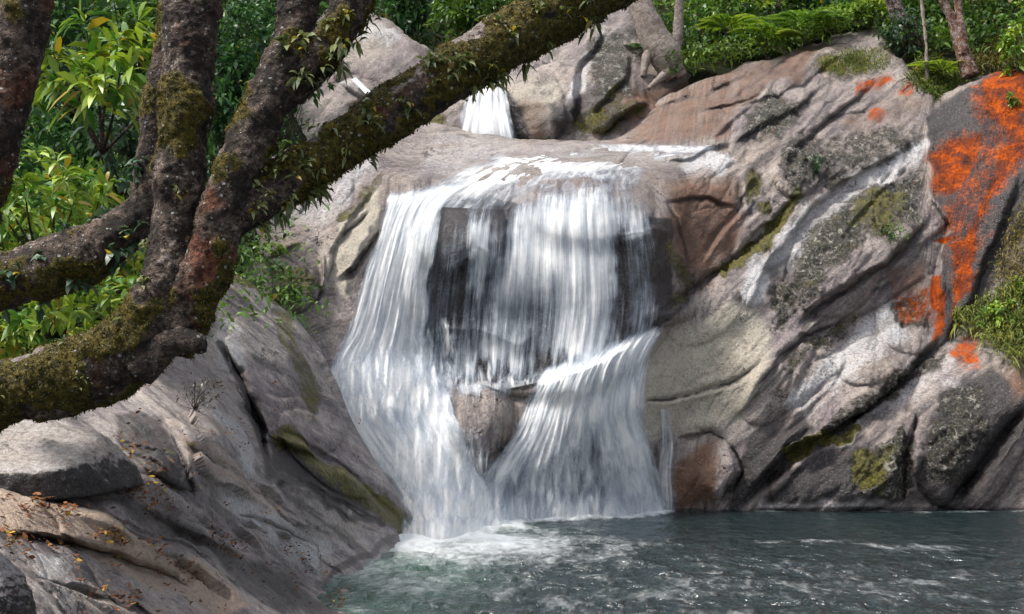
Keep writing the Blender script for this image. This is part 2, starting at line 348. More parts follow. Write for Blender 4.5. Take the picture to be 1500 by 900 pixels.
def seams(px, py, steps, wd=.7):
    wx = px + (fbm(px3(px, py, .02), 3, 21) - .5) * 12 + (fbm(px3(px, py, .09), 2, 22) - .5) * 2.5; wy = py + (fbm(px3(px, py, .02), 3, 23) - .5) * 12 + (fbm(px3(px, py, .09), 2, 24) - .5) * 2.5
    m = px * 0; br = .62 + .38 * sstep(.35, .6, fbm(px3(px, py, .05), 3, 27))
    for pts, st, fall, gd, gw in steps:
        d, sg, al = segd(wx, wy, pts); m = np.maximum(m, sstep(0, .12, al) * sstep(1, .85, al) * (1 - sstep(wd, wd + 3, d)) * br * min(1, .5 + gd * 3))
    return m
def domes(D, px, py, items):
    for cx, cy, rx, ry, ang, amp in items:
        a = R(ang); dx, dy = px - cx, py - cy; u = (dx * math.cos(a) + dy * math.sin(a)) / rx; v = (-dx * math.sin(a) + dy * math.cos(a)) / ry
        D = D - amp * np.sqrt(np.clip(1 - (u * u + v * v), 0, 1))
    return D

# ---- the cliff of the falls and the long slope right of it
CL = [(200,330,21),(200,500,20),(330,300,22),(400,240,23.5),(520,195,25.5),(620,185,26.5),(700,197,27),(760,207,27.3),(860,210,27.2),(900,206,27.2),
 (350,400,20.5),(450,400,21),(480,300,22.5),(550,250,24),(560,350,22),(500,480,20.5),(480,540,20),(540,640,19.8),(600,740,19.6),(650,780,19.0),(600,800,19.0),(400,600,19.5),(300,800,19),
 (850,262,23.5),(850,285,23.1),(700,285,23.1),(930,285,23.15),(600,270,23.2),(660,262,23.8),(760,245,24.3),(880,240,24.3),(950,265,23.8),(760,225,25.8),(900,225,25.8),(1050,225,25.5),
 (640,320,22.6),(760,320,22.7),(880,320,22.7),(960,340,22.8),(640,430,22.2),(760,430,22.3),(900,430,22.2),(960,450,22.4),(660,540,21.9),(780,545,21.9),(900,520,21.8),
 (600,600,20.3),(660,680,20),(700,768,20.0),(720,580,21.2),(840,580,21.0),(840,680,20.9),(840,760,20.75),(840,800,20.7),(950,560,21.6),(960,680,21.6),(975,750,21.8),(975,800,21.8),
 (1000,250,24.8),(1000,380,23.2),(1010,480,22.8),(1010,600,22.3),(1010,747,22.1),(1100,747,22.1),(1200,747,22.1),(1320,747,22.1),(1400,746,22.2),(1500,748,22),(1650,760,21),(1900,760,19.5),
 (1010,800,22.1),(1200,800,22.1),(1400,800,22.2),(1650,800,21),(1900,800,19.5),
 (1100,210,26),(1000,170,27.5),(1000,130,28.5),(1130,88,30),(1290,42,31.5),(1220,110,29.5),(1320,120,29),(1100,300,24.5),(1150,200,26.6),(1200,300,25.2),(1300,200,27.3),(1380,160,28),
 (1100,420,23.2),(1200,420,24),(1300,320,25.3),(1400,300,26),(1450,200,27),(1500,110,28),(1650,100,27.5),(1900,80,26),(1100,560,22.5),(1200,560,23),(1300,480,24),(1400,460,24.6),(1500,400,24.8),(1650,400,24),(1900,400,22.5),
 (1200,660,22.4),(1320,620,22.6),(1420,600,22.8),(1500,560,22.8),(1600,560,22.4)]
cl_base = tps(CL)
CL_STEPS = [  # points, step towards the camera on the right of travel, its fall-off, groove depth, groove width
 ([(1175,285),(1120,350),(1060,395),(1000,440),(955,470)], -.5, 40, .25, 6),
 ([(1385,185),(1290,235),(1200,300),(1140,370),(1100,440),(1075,480)], .25, 40, .0, 5),
 ([(1350,245),(1270,275),(1200,325),(1165,390),(1128,465)], -.45, 60, .05, 4),
 ([(1372,305),(1300,390),(1220,430),(1160,485)], .5, 45, .22, 5),
 ([(1250,455),(1180,490),(1140,520),(1100,580)], .3, 30, .15, 5),
 ([(930,592),(1010,578),(1080,556),(1130,512)], .16, 25, .16, 3),
 ([(1390,485),(1330,545),(1270,592),(1205,640),(1160,662),(1105,718),(1070,750)], .65, 55, .3, 6),
 ([(1345,600),(1325,670),(1315,755)], .3, 40, .35, 5),
 ([(1510,590),(1450,670),(1385,750)], -.35, 30, .45, 8),
 ([(1300,105),(1230,165),(1170,215),(1140,260)], .3, 40, .2, 5),
 ([(1210,110),(1180,150),(1090,200),(1060,215)], .35, 40, .15, 5),
 ([(1290,60),(1205,62),(1150,88),(1060,130),(1000,150),(900,192)], -.2, 25, .1, 4),
 ([(1270,75),(1215,92),(1180,120),(1130,140),(1050,165)], .2, 20, .12, 4),
 ([(1080,200),(1010,232),(960,240)], .25, 20, .0, 4),
 ([(1360,170),(1360,290),(1392,330),(1370,430),(1380,500)], -.35, 40, .0, 5),
 ([(1500,240),(1460,340),(1420,440),(1385,495)], .4, 50, .1, 5),
 ([(975,290),(1000,350),(1015,410)], .3, 50, .15, 4),
 ([(1080,235),(1090,300),(1050,340),(1020,400)], -.2, 40, .12, 4),
 ([(970,300),(1040,290),(1090,310)], -.1, 20, .12, 3),
 ([(1060,650),(1085,690),(1040,750)], .4, 40, .2, 6),
 ([(985,640),(1040,628),(1070,650)], -.3, 40, .1, 5),
 ([(1100,680),(1140,640),(1180,610),(1210,580)], .2, 30, .1, 4),
 ([(570,255),(520,310),(490,370),(480,450)], .2, 40, .1, 4),
 ([(560,330),(520,395),(488,410)], .2, 20, .2, 4),
 ([(545,300),(500,350)], .12, 15, .15, 3),
 ([(470,340),(472,400),(465,450)], -.4, 50, .1, 6),
 ([(615,300),(660,290),(740,305)], .25, 50, .0, 4),
 ([(640,400),(700,370),(735,395)], -.2, 40, .1, 4),
 ([(620,470),(700,480),(760,500),(800,470)], .22, 40, .0, 5),
 ([(905,345),(960,330),(985,345)], .25, 60, .0, 4),
 ([(620,545),(665,562),(740,552),(800,560),(880,530),(960,480)], .3, 80, .0, 5),
 ([(760,690),(830,655),(900,660),(960,625)], .06, 50, .0, 6),
]
def small_ledges(n, region, ang, spread, ln, st, seed, minx=0):
    g = np.random.default_rng(seed); out = []; reg = np.array(region, float); lo, hi = reg.min(0), reg.max(0)
    while len(out) < n:
        x, y = g.uniform(lo, hi)
        if poly(np.array([x]), np.array([y]), region, 2)[0] < .5: continue
        a = R(ang + g.normal(0, spread)); L = g.uniform(*ln); b = a + R(g.normal(0, 14))
        p = [(x, y), (x + math.cos(a) * L / 2, y + math.sin(a) * L / 2), (x + math.cos(a) * L / 2 + math.cos(b) * L / 2, y + math.sin(a) * L / 2 + math.sin(b) * L / 2)]
        q = g.uniform(*st); out.append((p, q * (1 if g.random() < .7 else -1), g.uniform(14, 36), q * g.uniform(.2, .9), g.uniform(2.5, 4.5)))
    return out
CL_STEPS += small_ledges(40, [(1100,230),(1200,120),(1290,60),(1370,170),(1400,330),(1480,520),(1480,700),(1100,740),(1130,520)], 139, 8, (60, 200), (.04, .14), 5)
CL_STEPS += small_ledges(10, [(900,200),(1000,135),(1200,70),(1180,110),(1050,190)], 155, 7, (60, 150), (.05, .16), 6)
CL_STEPS += small_ledges(8, [(340,330),(400,240),(540,220),(540,260),(470,400),(360,400)], 120, 14, (40, 110), (.06, .18), 8)
CL_STEPS += small_ledges(14, [(1560,120),(1880,80),(1880,740),(1540,740)], 125, 12, (60, 200), (.1, .3), 9)
CL_DOMES = [(800,400,205,185,0,.8),(705,612,48,62,0,.75),(420,395,60,62,10,.7),(1170,245,40,45,20,.35),(985,455,38,22,-20,.3),(1030,460,60,40,-35,.15),(1230,380,70,90,35,.45),(1420,620,90,130,10,.6),(1240,690,120,70,-20,.45),(1020,700,55,70,0,.25),
 (650,350,45,50,0,.35),(715,350,30,60,0,.3),(860,300,100,60,0,.3),(1340,460,60,60,0,.3),(1160,560,90,45,-35,.2),(1280,520,60,40,-35,.25)]
def cl_depth(px, py): return domes(add_steps(cl_base(px, py), px, py, CL_STEPS), px, py, CL_DOMES)
OUTC = [[(1600,250),(1700,200),(1760,300),(1680,420),(1610,380)], [(1580,560),(1680,520),(1720,640),(1620,700)], [(1178,335),(1235,295),(1300,255),(1352,245),(1352,330),(1285,345),(1215,400),(1150,488),(1128,462),(1150,400)],
        [(1290,545),(1340,525),(1392,498),(1375,540),(1305,590),(1240,640),(1162,668),(1230,605)],
        [(1138,210),(1200,188),(1212,255),(1165,292),(1140,255)], [(1080,165),(1140,140),(1190,135),(1160,190),(1090,205)],
        [(1240,470),(1180,495),(1140,540),(1160,545),(1215,505),(1262,470)]]
def cl_masks(px, py):
    wx = px + (fbm(px3(px, py, .03), 3, 31) - .5) * 34; wy = py + (fbm(px3(px, py, .03), 3, 33) - .5) * 34
    mx = lambda *a: np.maximum.reduce(a)
    orange = mx(.66*poly(wx, wy, [(1432,112),(1500,96),(1560,105),(1530,200),(1478,262),(1432,380),(1398,462),(1408,400),(1425,330),(1445,262),(1465,195),(1432,172)], 18),
                .66*poly(wx, wy, [(1354,225),(1400,200),(1442,188),(1432,250),(1400,292),(1366,292)], 18),
                .8*poly(wx, wy, [(1362,408),(1382,402),(1384,480),(1366,495)], 6), .72*poly(wx, wy, [(1392,362),(1442,325),(1422,420),(1394,458),(1402,400)], 7),
                .62*poly(wx, wy, [(1255,118),(1300,98),(1306,116),(1280,132),(1258,134)], 8), .6*blob(wx, wy, 1282, 172, 13, 14), .62*blob(wx, wy, 1415, 508, 24, 24), .55*blob(wx, wy, 1330, 125, 16, 9), .8*blob(wx, wy, 1385, 350, 18, 6, -10),
                .46*poly(wx, wy, [(1420,120),(1500,100),(1500,200),(1440,300),(1420,400),(1395,420),(1380,300),(1430,240)], 12), .5*poly(wx, wy, [(1310,430),(1365,415),(1370,470),(1330,470)], 10))
    dark = mx(.95*poly(wx, wy, [(1362,172),(1420,122),(1500,105),(1560,140),(1500,330),(1425,470),(1386,495),(1372,420),(1392,332),(1362,290)], 8),
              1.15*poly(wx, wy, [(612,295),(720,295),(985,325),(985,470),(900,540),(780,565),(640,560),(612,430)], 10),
              .78*poly(wx, wy, [(1110,735),(1160,680),(1250,640),(1320,665),(1312,738),(1110,740)], 12), .7*poly(wx, wy, [(1330,690),(1375,580),(1450,520),(1510,600),(1400,738),(1325,738)], 14),
              .74*poly(wx, wy, [(1060,740),(1100,640),(1180,600),(1200,630),(1110,715),(1080,740)], 12), .55*poly(wx, wy, [(380,350),(470,350),(470,450),(390,440)], 14),
              .7*line(px, py, [(1385,490),(1330,550),(1270,598),(1205,645),(1160,668),(1105,722),(1072,748)], 5, 10), .8*line(px, py, [(1508,595),(1452,672),(1388,748)], 12, 14),
              .75*seams(px, py, CL_STEPS), .6*line(px, py, [(990,750),(1200,747),(1400,746),(1560,750)], 3, 5), .62*poly(wx, wy, [(600,560),(700,560),(760,640),(900,600),(960,640),(960,760),(640,780)], 14)*.8*(1 - blob(wx, wy, 705, 612, 55, 66)),
              .6*line(wx, wy, [(566,300),(545,340),(512,420)], 3, 8), .7*line(px, py, [(1000,440),(960,470)], 8, 10), .55*poly(wx, wy, [(1120,385),(1170,360),(1150,430),(1125,460)], 10))
    brown = mx(.62*poly(wx, wy, [(880,205),(1000,128),(1130,84),(1220,55),(1180,110),(1080,160),(1060,205)], 14), .5*poly(wx, wy, [(1380,150),(1250,240),(1230,180),(1330,120)], 20), .5*poly(wx, wy, [(1420,560),(1500,520),(1500,640),(1440,640)], 16), .45*poly(wx, wy, [(350,330),(460,320),(470,400),(380,420)], 16), .75*poly(wx, wy, [(975,265),(1078,250),(1092,330),(1045,415),(1000,402),(968,320)], 24), .85*poly(wx, wy, [(985,665),(1050,645),(1062,700),(1040,742),(985,742)], 24),
               .55*poly(wx, wy, [(870,205),(920,180),(1000,140),(1090,150),(1060,205)], 14), .55*poly(wx, wy, [(1310,380),(1360,380),(1360,480),(1310,470)], 12), .75*poly(wx, wy, [(1450,560),(1510,540),(1510,590),(1460,640)], 12), .6*poly(wx, wy, [(1000,130),(1130,92),(1090,125),(1000,160)], 8))
    tan = mx(.8*poly(wx, wy, [(895,560),(940,510),(1012,468),(1090,440),(1132,480),(1125,560),(1085,625),(1000,628),(940,660),(985,720),(900,740),(880,640)], 16), .8*poly(wx, wy, [(500,310),(562,262),(560,345),(505,430),(478,400)], 10),
             .2*poly(wx, wy, [(540,250),(620,190),(760,205),(1060,215),(960,250),(700,262),(600,300)], 14), .22*blob(wx, wy, 705, 612, 50, 62))
    pale = mx(.8*poly(wx, wy, [(1082,425),(1108,378),(1142,398),(1122,445),(1085,445)], 10), .75*poly(wx, wy, [(1000,214),(1080,222),(1065,252),(1000,252)], 8),
              .62*poly(wx, wy, [(1395,178),(1385,218),(1250,295),(1150,405),(1100,445),(1108,380),(1200,280),(1300,218)], 12), .8*poly(wx, wy, [(1222,625),(1268,612),(1245,650),(1218,650)], 7),
              .56*poly(wx, wy, [(1260,470),(1300,440),(1350,420),(1330,500),(1250,560),(1180,610),(1150,590)], 14), .42*poly(wx, wy, [(1330,530),(1420,490),(1400,560),(1340,600),(1260,620)], 14), .5*line(px, py, [(1120,738),(1310,735)], 6, 8),
              .42*poly(wx, wy, [(600,262),(640,195),(760,208),(1060,216),(960,246),(700,262)], 14), .5*poly(wx, wy, [(420,240),(560,210),(540,260),(480,330),(430,320)], 18))
    moss = mx(.75*line(wx, wy, [(1172,290),(1122,352),(1062,398)], 5, 10), .8*line(wx, wy, [(1250,632),(1205,645),(1165,662)], 5, 9), .62*blob(wx, wy, 1290, 305, 55, 36, -30), .68*blob(wx, wy, 1272, 690, 34, 40, 0), .6*blob(wx, wy, 1100, 268, 16, 22), .6*blob(wx, wy, 1120, 298, 14, 12),
              .55*poly(wx, wy, [(380,390),(450,380),(470,450),(400,450)], 12), .5*line(wx, wy, [(560,262),(500,318)], 5, 9), .5*line(wx, wy, [(985,360),(1005,410),(990,440)], 8, 10), .4*line(wx, wy, [(1250,462),(1150,530)], 6, 8), .6*blob(wx, wy, 1232, 95, 45, 18, -12), .35*poly(wx, wy, OUTC[2], 12),
              .62*poly(wx, wy, [(560,290),(640,190),(760,210),(640,200)], 6)*0, .55*blob(wx, wy, 1160, 720, 60, 12)*0, .5*poly(wx, wy, [(1290,640),(1320,650),(1300,740),(1260,720)], 10))
    lich = mx(*[.68*poly(wx, wy, o, 16) for o in OUTC], .6*poly(wx, wy, [(1345,690),(1380,560),(1445,560),(1460,640),(1390,720)], 14), .75*poly(wx, wy, [(1285,660),(1330,610),(1345,640),(1320,740),(1290,740)], 10), .55*poly(wx, wy, [(1200,210),(1320,180),(1380,190),(1260,265),(1200,285)], 14), .7*poly(wx, wy, [(1310,440),(1360,420),(1362,480),(1310,470)], 10))
    wet = mx(poly(wx, wy, [(560,240),(1080,210),(1000,330),(985,760),(470,790),(480,560)], 20), .6*(py > 690))
    rough = np.clip(mx(lich * 1.0, moss), 0, 1); rough = np.where(wet > .5, rough * .3, rough)
    return np.stack([orange, moss, dark, pale], -1), np.stack([brown, lich, wet, tan], -1), rough
def cl_disp(V, px, py, r):
    q = V @ np.array([[.75, .3, .3], [0, .6, 0], [-.65, .3, .35]])        # long along the fall line of the slope
    wr = sstep(930, 1060, px); fallz = poly(px, py, [(560,240),(1000,220),(985,560),(985,770),(470,790),(470,540)], 15)
    d = (fbm(V * .8, 4, 1) - .5) * .30 + (fbm(q * np.array([4.5, .9, 1]), 4, 7) - .5) * .10 * (.4 + .6 * wr) + (fbm(V * 3.2, 4, 9) - .5) * .035
    rid = 1 - np.abs(fbm(q * np.array([2.2, .55, 1.0]), 3, 17) * 2 - 1); d = d - sstep(.95, 1, rid) * .03 * wr
    d = d + r * ((fbm(V * 5, 3, 41) - .5) * .28 + (fbm(V * 13, 2, 43) - .5) * .12)
    return d * (1 - .55 * fallz)
def cl_flow(px, py, V):
    wr = sstep(940, 1080, px); wl = sstep(600, 480, px); wc = sstep(1345, 1400, px) * sstep(520, 470, py); wt = sstep(262, 235, py) * (1 - wr) * (1 - wl)
    ac = px * (1 - wr - wl) + (px * .66 + py * .78) * wr + (py * .8 + px * .4) * wl; al = py * (1 - wr - wl) + (py * .66 - px * .78) * wr + (px * .6) * wl
    ac = ac * (1 - wc) + (px * .97 + py * .24) * wc; ac = ac * (1 - wt) + (py * 1.6 + px * .1) * wt; al = al * (1 - wt) + px * wt
    return np.stack([ac * .045, al * .006, V[..., 1] * .2], -1)
cl_top = curve1([(200,330),(330,300),(400,230),(520,190),(600,178),(640,180),(700,195),(760,206),(860,208),(880,203),(920,182),(1000,128),(1060,104),(1130,84),(1200,62),(1222,50),(1280,38),(1300,62),(1340,110),(1368,150),(1400,128),(1450,110),(1500,104),(1700,95),(1900,60)])
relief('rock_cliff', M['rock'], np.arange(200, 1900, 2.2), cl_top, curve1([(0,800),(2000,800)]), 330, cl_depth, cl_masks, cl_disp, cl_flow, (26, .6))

# ---- the near bank of bare slabs, lower left
SL = [(-500,620,7),(-500,900,4.5),(-500,1050,3.6),(0,1050,4.6),(300,1050,7),(0,900,5.8),(250,900,8.4),(400,900,10.6),(510,900,12.5),(560,900,13.6),(640,900,14.5),(0,750,7.6),(0,620,9.2),(0,560,10.2),(185,680,9.4),(300,640,11.2),(400,780,12.8),(470,850,14.6),(530,820,16),(615,778,19.0),(560,700,18.0),(480,540,18),(330,400,17.2),(400,450,17.6),
 (430,660,15.6),(250,560,12.6),(150,600,10.8),(340,560,14.6),(380,600,15.2),(200,780,8.8),(300,780,10.6),(650,850,18.5),(680,900,18)]
sl_base = tps(SL)
SL_STEPS = [
 ([(325,500),(360,570),(385,640),(398,695)], -.35, 60, .3, 6),
 ([(385,618),(430,640),(480,672),(540,722),(600,775)], .28, 40, .18, 4),
 ([(395,692),(450,712),(505,745),(560,765)], .3, 40, .22, 5),
 ([(-60,690),(0,712),(90,735),(190,775),(280,815),(340,860),(400,905)], .35, 70, .12, 6),
 ([(180,722),(240,745),(330,790),(400,830),(470,870),(505,905)], .22, 50, .1, 5),
 ([(-30,775),(50,788),(120,798),(210,828),(300,872)], -.22, 40, .15, 6),
 ([(30,850),(120,862),(200,890),(260,930)], .15, 40, .14, 4),
 ([(232,600),(268,660),(288,740)], -.2, 40, .12, 7),
 ([(255,640),(330,690),(400,735),(450,790)], .2, 35, .1, 5),
 ([(300,640),(350,690),(420,745),(500,800)], .14, 30, .1, 4),
 ([(185,690),(230,700),(290,745)], .25, 40, .1, 4),
 ([(170,640),(235,660),(270,700)], .2, 30, .15, 4),
]
SL_STEPS += small_ledges(30, [(0,720),(120,600),(320,520),(400,640),(540,760),(480,830),(400,890),(0,890)], 38, 8, (60, 200), (.03, .11), 7)
SL_DOMES = [(480,665,90,40,40,.35),(330,660,90,26,40,.2),(420,560,70,120,-35,.5),(250,690,50,18,30,.15)]
def sl_depth(px, py): return domes(add_steps(sl_base(px, py), px, py, SL_STEPS, 8), px, py, SL_DOMES)
def sl_masks(px, py):
    wx = px + (fbm(px3(px, py, .03), 3, 51) - .5) * 30; wy = py + (fbm(px3(px, py, .03), 3, 53) - .5) * 30
    mx = lambda *a: np.maximum.reduce(a); Z = px * 0
    moss = mx(.62*line(wx, wy, [(420,640),(480,690),(540,730),(595,770)], 10, 16), .52*line(wx, wy, [(410,460),(440,520),(460,600)], 8, 18), .7*line(wx, wy, [(350,400),(400,430),(440,450)], 7, 10), .6*blob(wx, wy, 248, 662, 8, 8))
    dark = mx(.72*poly(wx, wy, [(395,640),(450,655),(520,720),(560,755),(500,740),(450,712),(398,690)], 10), .6*poly(wx, wy, [(120,725),(185,720),(240,745),(330,790),(420,840),(500,890),(480,910),(400,895),(330,850),(270,805)], 12),
              .62*poly(wx, wy, [(150,600),(235,605),(285,690),(288,745),(230,700),(180,660)], 10), .85*poly(wx, wy, [(-50,770),(50,782),(110,795),(90,800),(0,795),(-50,790)], 6), .72*line(px, py, [(322,505),(358,575),(384,645),(398,695)], 4, 8), .65*line(wx, wy, [(398,698),(450,718),(505,750),(560,768)], 3, 8),
              .85*seams(px, py, SL_STEPS), .55*line(wx, wy, [(470,850),(520,822),(580,795),(615,780)], 5, 10))
    pale = mx(.62*poly(wx, wy, [(300,690),(360,720),(430,775),(490,800),(465,840),(420,820),(350,760)], 14), .6*poly(wx, wy, [(30,810),(90,820),(120,860),(60,850)], 10), .55*poly(wx, wy, [(315,445),(350,470),(370,540),(340,560),(310,520)], 12), .5*line(wx, wy, [(310,600),(350,650),(370,690)], 5, 10))
    tan = mx(.72*poly(wx, wy, [(-50,705),(60,722),(190,775),(290,825),(380,900),(300,905),(200,850),(100,800),(-50,770)], 12), .5*poly(wx, wy, [(250,620),(330,660),(420,740),(440,790),(340,720),(270,680)], 12), .4*poly(wx, wy, [(100,850),(300,890),(380,930),(100,960)], 14))
    wet = mx(.7*poly(wx, wy, [(440,800),(620,760),(640,820),(480,880)], 20), Z)
    lich = .35*poly(wx, wy, [(420,500),(480,560),(460,640),(400,600)], 14)
    return np.stack([Z, moss, dark, pale], -1), np.stack([Z, lich, wet, tan], -1), moss * .5
def sl_disp(V, px, py, r):
    q = V @ np.array([[.7, .5, .3], [.3, .6, 0], [.65, .3, .35]])
    return (fbm(V * 1.2, 4, 61) - .5) * .16 + (fbm(q * np.array([5, 1.0, 1]), 4, 67) - .5) * .06 + (fbm(V * 6, 4, 69) - .5) * .018
def sl_flow(px, py, V): return np.stack([(py * .8 - px * .6) * .05, (px * .8 + py * .6) * .006, V[..., 1] * .2], -1)
sl_top = curve1([(-500,560),(0,545),(100,560),(200,560),(250,520),(290,440),(330,395),(345,398),(400,440),(440,475),(478,530),(520,620),(560,695),(600,750),(622,785),(650,850),(680,900)])
relief('rock_slope', M['slab'], np.arange(-500, 680, 1.9), sl_top, curve1([(-500,1050),(500,1050),(680,960)]), 330, sl_depth, sl_masks, sl_disp, sl_flow, (30, .5), (12, .3, .14))

# ---- rocks above the ledge, either side of the upper fall
def up_masks(px, py):
    wx = px + (fbm(px3(px, py, .04), 3, 71) - .5) * 24; wy = py + (fbm(px3(px, py, .04), 3, 73) - .5) * 24; Z = px * 0; mx = lambda *a: np.maximum.reduce(a)
    moss = mx(.55*blob(wx, wy, 880, 180, 40, 26), .6*blob(wx, wy, 640, 175, 20, 14), .5*line(wx, wy, [(900,140),(870,175),(930,160)], 8, 14))
    dark = mx(.6*poly(wx, wy, [(800,150),(900,120),(940,200),(810,206)], 14), .7*line(px, py, [(700,125),(735,160),(755,205)], 18, 14), .5*poly(wx, wy, [(560,90),(640,85),(660,130),(580,130)], 14))
    tan = mx(.6*poly(wx, wy, [(740,120),(830,110),(810,205),(755,205)], 14), .45*poly(wx, wy, [(460,20),(560,30),(600,90),(500,110)], 16))
    brown = mx(.62*poly(wx, wy, [(880,205),(1000,128),(1130,84),(1220,55),(1180,110),(1080,160),(1060,205)], 14), .5*poly(wx, wy, [(1380,150),(1250,240),(1230,180),(1330,120)], 20), .5*poly(wx, wy, [(1420,560),(1500,520),(1500,640),(1440,640)], 16), .45*poly(wx, wy, [(350,330),(460,320),(470,400),(380,420)], 16), .75*poly(wx, wy, [(900,130),(1020,115),(1010,150),(920,195)], 12), .5*poly(wx, wy, [(750,150),(800,150),(800,205),(755,205)], 10))
    pale = mx(.62*line(wx, wy, [(885,60),(850,110),(840,150)], 6, 10), .5*poly(wx, wy, [(500,20),(560,30),(600,70),(520,60)], 12), .5*line(wx, wy, [(500,120),(560,150)], 6, 10)); lich = mx(.6*poly(wx, wy, [(860,60),(920,40),(940,150),(870,150)], 14), Z)
    return np.stack([Z, moss, dark, pale], -1), np.stack([brown, lich, dark, tan], -1), lich
def up_disp(V, px, py, r): return (fbm(V * .9, 4, 81) - .5) * .4 + (fbm(V * 3.5, 4, 83) - .5) * .14 + r * (fbm(V * 9, 3, 85) - .5) * .12
def up_flow(px, py, V): return np.stack([(py * .7 + px * .5) * .04, (px * .7 - py * .5) * .008, V[..., 1] * .2], -1)
d1 = tps([(380,120,30),(380,260,28),(460,40,32),(540,22,33),(640,80,32),(680,140,30),(720,200,29),(540,120,30.5),(500,200,28.5),(620,160,29.4),(720,260,28.6),(560,260,27.8)])
relief('rock_dome', M['rock'], np.arange(360, 725, 2.5), curve1([(360,130),(430,60),(480,15),(540,18),(580,38),(640,80),(680,132),(725,195)]), curve1([(0,262),(900,262)]), 100,
       lambda x, y: domes(add_steps(d1(x, y), x, y, [([(450,150),(520,110),(600,140),(650,170)], .5, 40, .2, 6), ([(480,190),(540,140),(620,120)], .2, 30, .15, 5)]), x, y, [(560,90,90,60,20,.6)]), up_masks, up_disp, up_flow, (40, 1.2))
d2 = tps([(640,200,28.8),(640,130,29.4),(740,200,28.3),(740,120,28.9),(850,100,29.2),(900,30,31),(960,150,28.8),(1010,120,30),(1080,110,31),(860,205,28),(960,190,28.2),(800,50,31),(1080,200,29),(860,260,27.8),(700,260,28.3)])
relief('rock_outcrop', M['rock'], np.arange(640, 1085, 2.5), curve1([(640,135),(700,118),(735,112),(770,75),(850,28),(920,15),(960,60),(1010,108),(1085,112)]), curve1([(0,262),(1200,262)]), 110,
       lambda x, y: domes(add_steps(d2(x, y), x, y, [([(895,40),(850,100),(845,150),(830,200)], .5, 40, .25, 5), ([(960,150),(900,175),(870,205)], .5, 40, .2, 5), ([(930,60),(915,120),(860,175)], .35, 30, .2, 5)]), x, y, [(780,160,50,60,0,.5)]), up_masks, up_disp, up_flow, (40, 1.0))

# ---- wooded hillsides and the bed of the pool
def hillside(name, xs, top, bottom, nv, f, amp=.5):
    xs = np.asarray(xs, float); PX = np.repeat(xs[:, None], nv, 1); tt = np.linspace(0, 1, nv)
    PY = top + (bottom(xs)[:, None] - top) * tt; V = P(PX, PY, f(PX, PY)); V[..., 2] += (fbm(V * .7, 4, 91) - .5) * amp
    o = mesh_obj(name, V.reshape(-1, 3), grid_faces(len(xs), nv), M['soil']); tag(o, kind='structure'); return o
hl = tps([(-700,600,8),(0,545,11.5),(200,535,13.5),(330,430,18),(0,300,15),(0,0,20),(300,200,23),(300,0,28),(460,150,31),(-700,0,14),(500,-200,40),(0,-250,24),(-700,-250,17),(460,260,27)])
hillside('hillside', np.arange(-700, 480, 12), -260, curve1([(-700,640),(0,600),(220,590),(330,450),(400,330),(480,280)]), 60, hl)
hr = tps([(940,130,30.5),(1000,115,30.5),(1130,88,31.2),(1290,45,32.6),(1400,140,29.3),(1500,120,29),(1700,100,28.5),(1950,80,27),(940,-200,46),(1290,-200,46),(1500,-150,40),(1950,-200,36),(1300,80,30.5),(1150,0,37),(1450,0,34)])
hillside('hillside', np.arange(900, 1950, 12), -260, curve1([(900,190),(1000,150),(1130,115),(1290,80),(1340,140),(1400,170),(1500,160),(1950,120)]), 60, hr)
gx, gy = np.meshgrid(np.linspace(-120, 120, 121), np.linspace(30, 150, 61), indexing='ij')
gz = 4 + sstep(34, 80, gy) * 45 + (fbm(np.stack([gx, gy, gx * 0], -1) * .06, 4, 95) - .5) * 9
mesh_obj('hillside', np.stack([gx, gy, gz], -1).reshape(-1, 3), grid_faces(121, 61), M['soil'])['kind'] = 'structure'
mesh_obj('ground', np.array([[-400, -300, -1.6], [400, -300, -1.6], [400, 500, -1.6], [-400, 500, -1.6]]), np.array([[0, 1, 2, 3]]), M['soil'])['kind'] = 'structure'

# ------------------------------------------------------------------ the pool
gx, gy = np.meshgrid(np.linspace(-9, 16, 401), np.linspace(-4, 24, 561), indexing='ij')
ppx = CX + F * gx / np.maximum(gy, 1); ppy = HY + F * H / np.maximum(gy, 1)
wx = gx + (fbm(np.stack([gx, gy, gx * 0], -1) * .9, 3, 101) - .5) * 1.6; wy = gy + (fbm(np.stack([gx, gy, gx * 0], -1) * .9, 3, 103) - .5) * 1.6
foam_and_sheen = np.maximum.reduce([1.15 * blob(wx, wy, -1.15, 18.6, 1.25, 1.9, -14, .7), .95 * (1 - sstep(.05, .45, segd(gx, gy, [(-.4,19.9),(.3,20.35),(1.1,20.7),(1.9,21.1),(2.6,21.7)])[0])),
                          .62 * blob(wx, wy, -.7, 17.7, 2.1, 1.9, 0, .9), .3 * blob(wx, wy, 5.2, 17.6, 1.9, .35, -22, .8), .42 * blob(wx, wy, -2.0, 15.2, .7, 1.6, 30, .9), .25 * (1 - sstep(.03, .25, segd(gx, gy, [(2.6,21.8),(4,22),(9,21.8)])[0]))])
foam_and_sheen = np.maximum(foam_and_sheen, .17 * blob(wx, wy, 1.6, 14.0, 4.6, 2.6, 0, .7))  # sky reflection on the front ripples, painted in as white cover
rip = np.clip(.35 + .9 * blob(wx, wy, 2.0, 14.5, 5.5, 3.6, 0, .6) + .6 * blob(wx, wy, -1, 18.5, 2.5, 3, 0, .6), 0, 1.4)
shal = np.maximum(blob(wx, wy, -2.0, 15.2, 1.6, 2.6, 0, .8), .5 * blob(wx, wy, -1.2, 19, 2, 2, 0, .6))
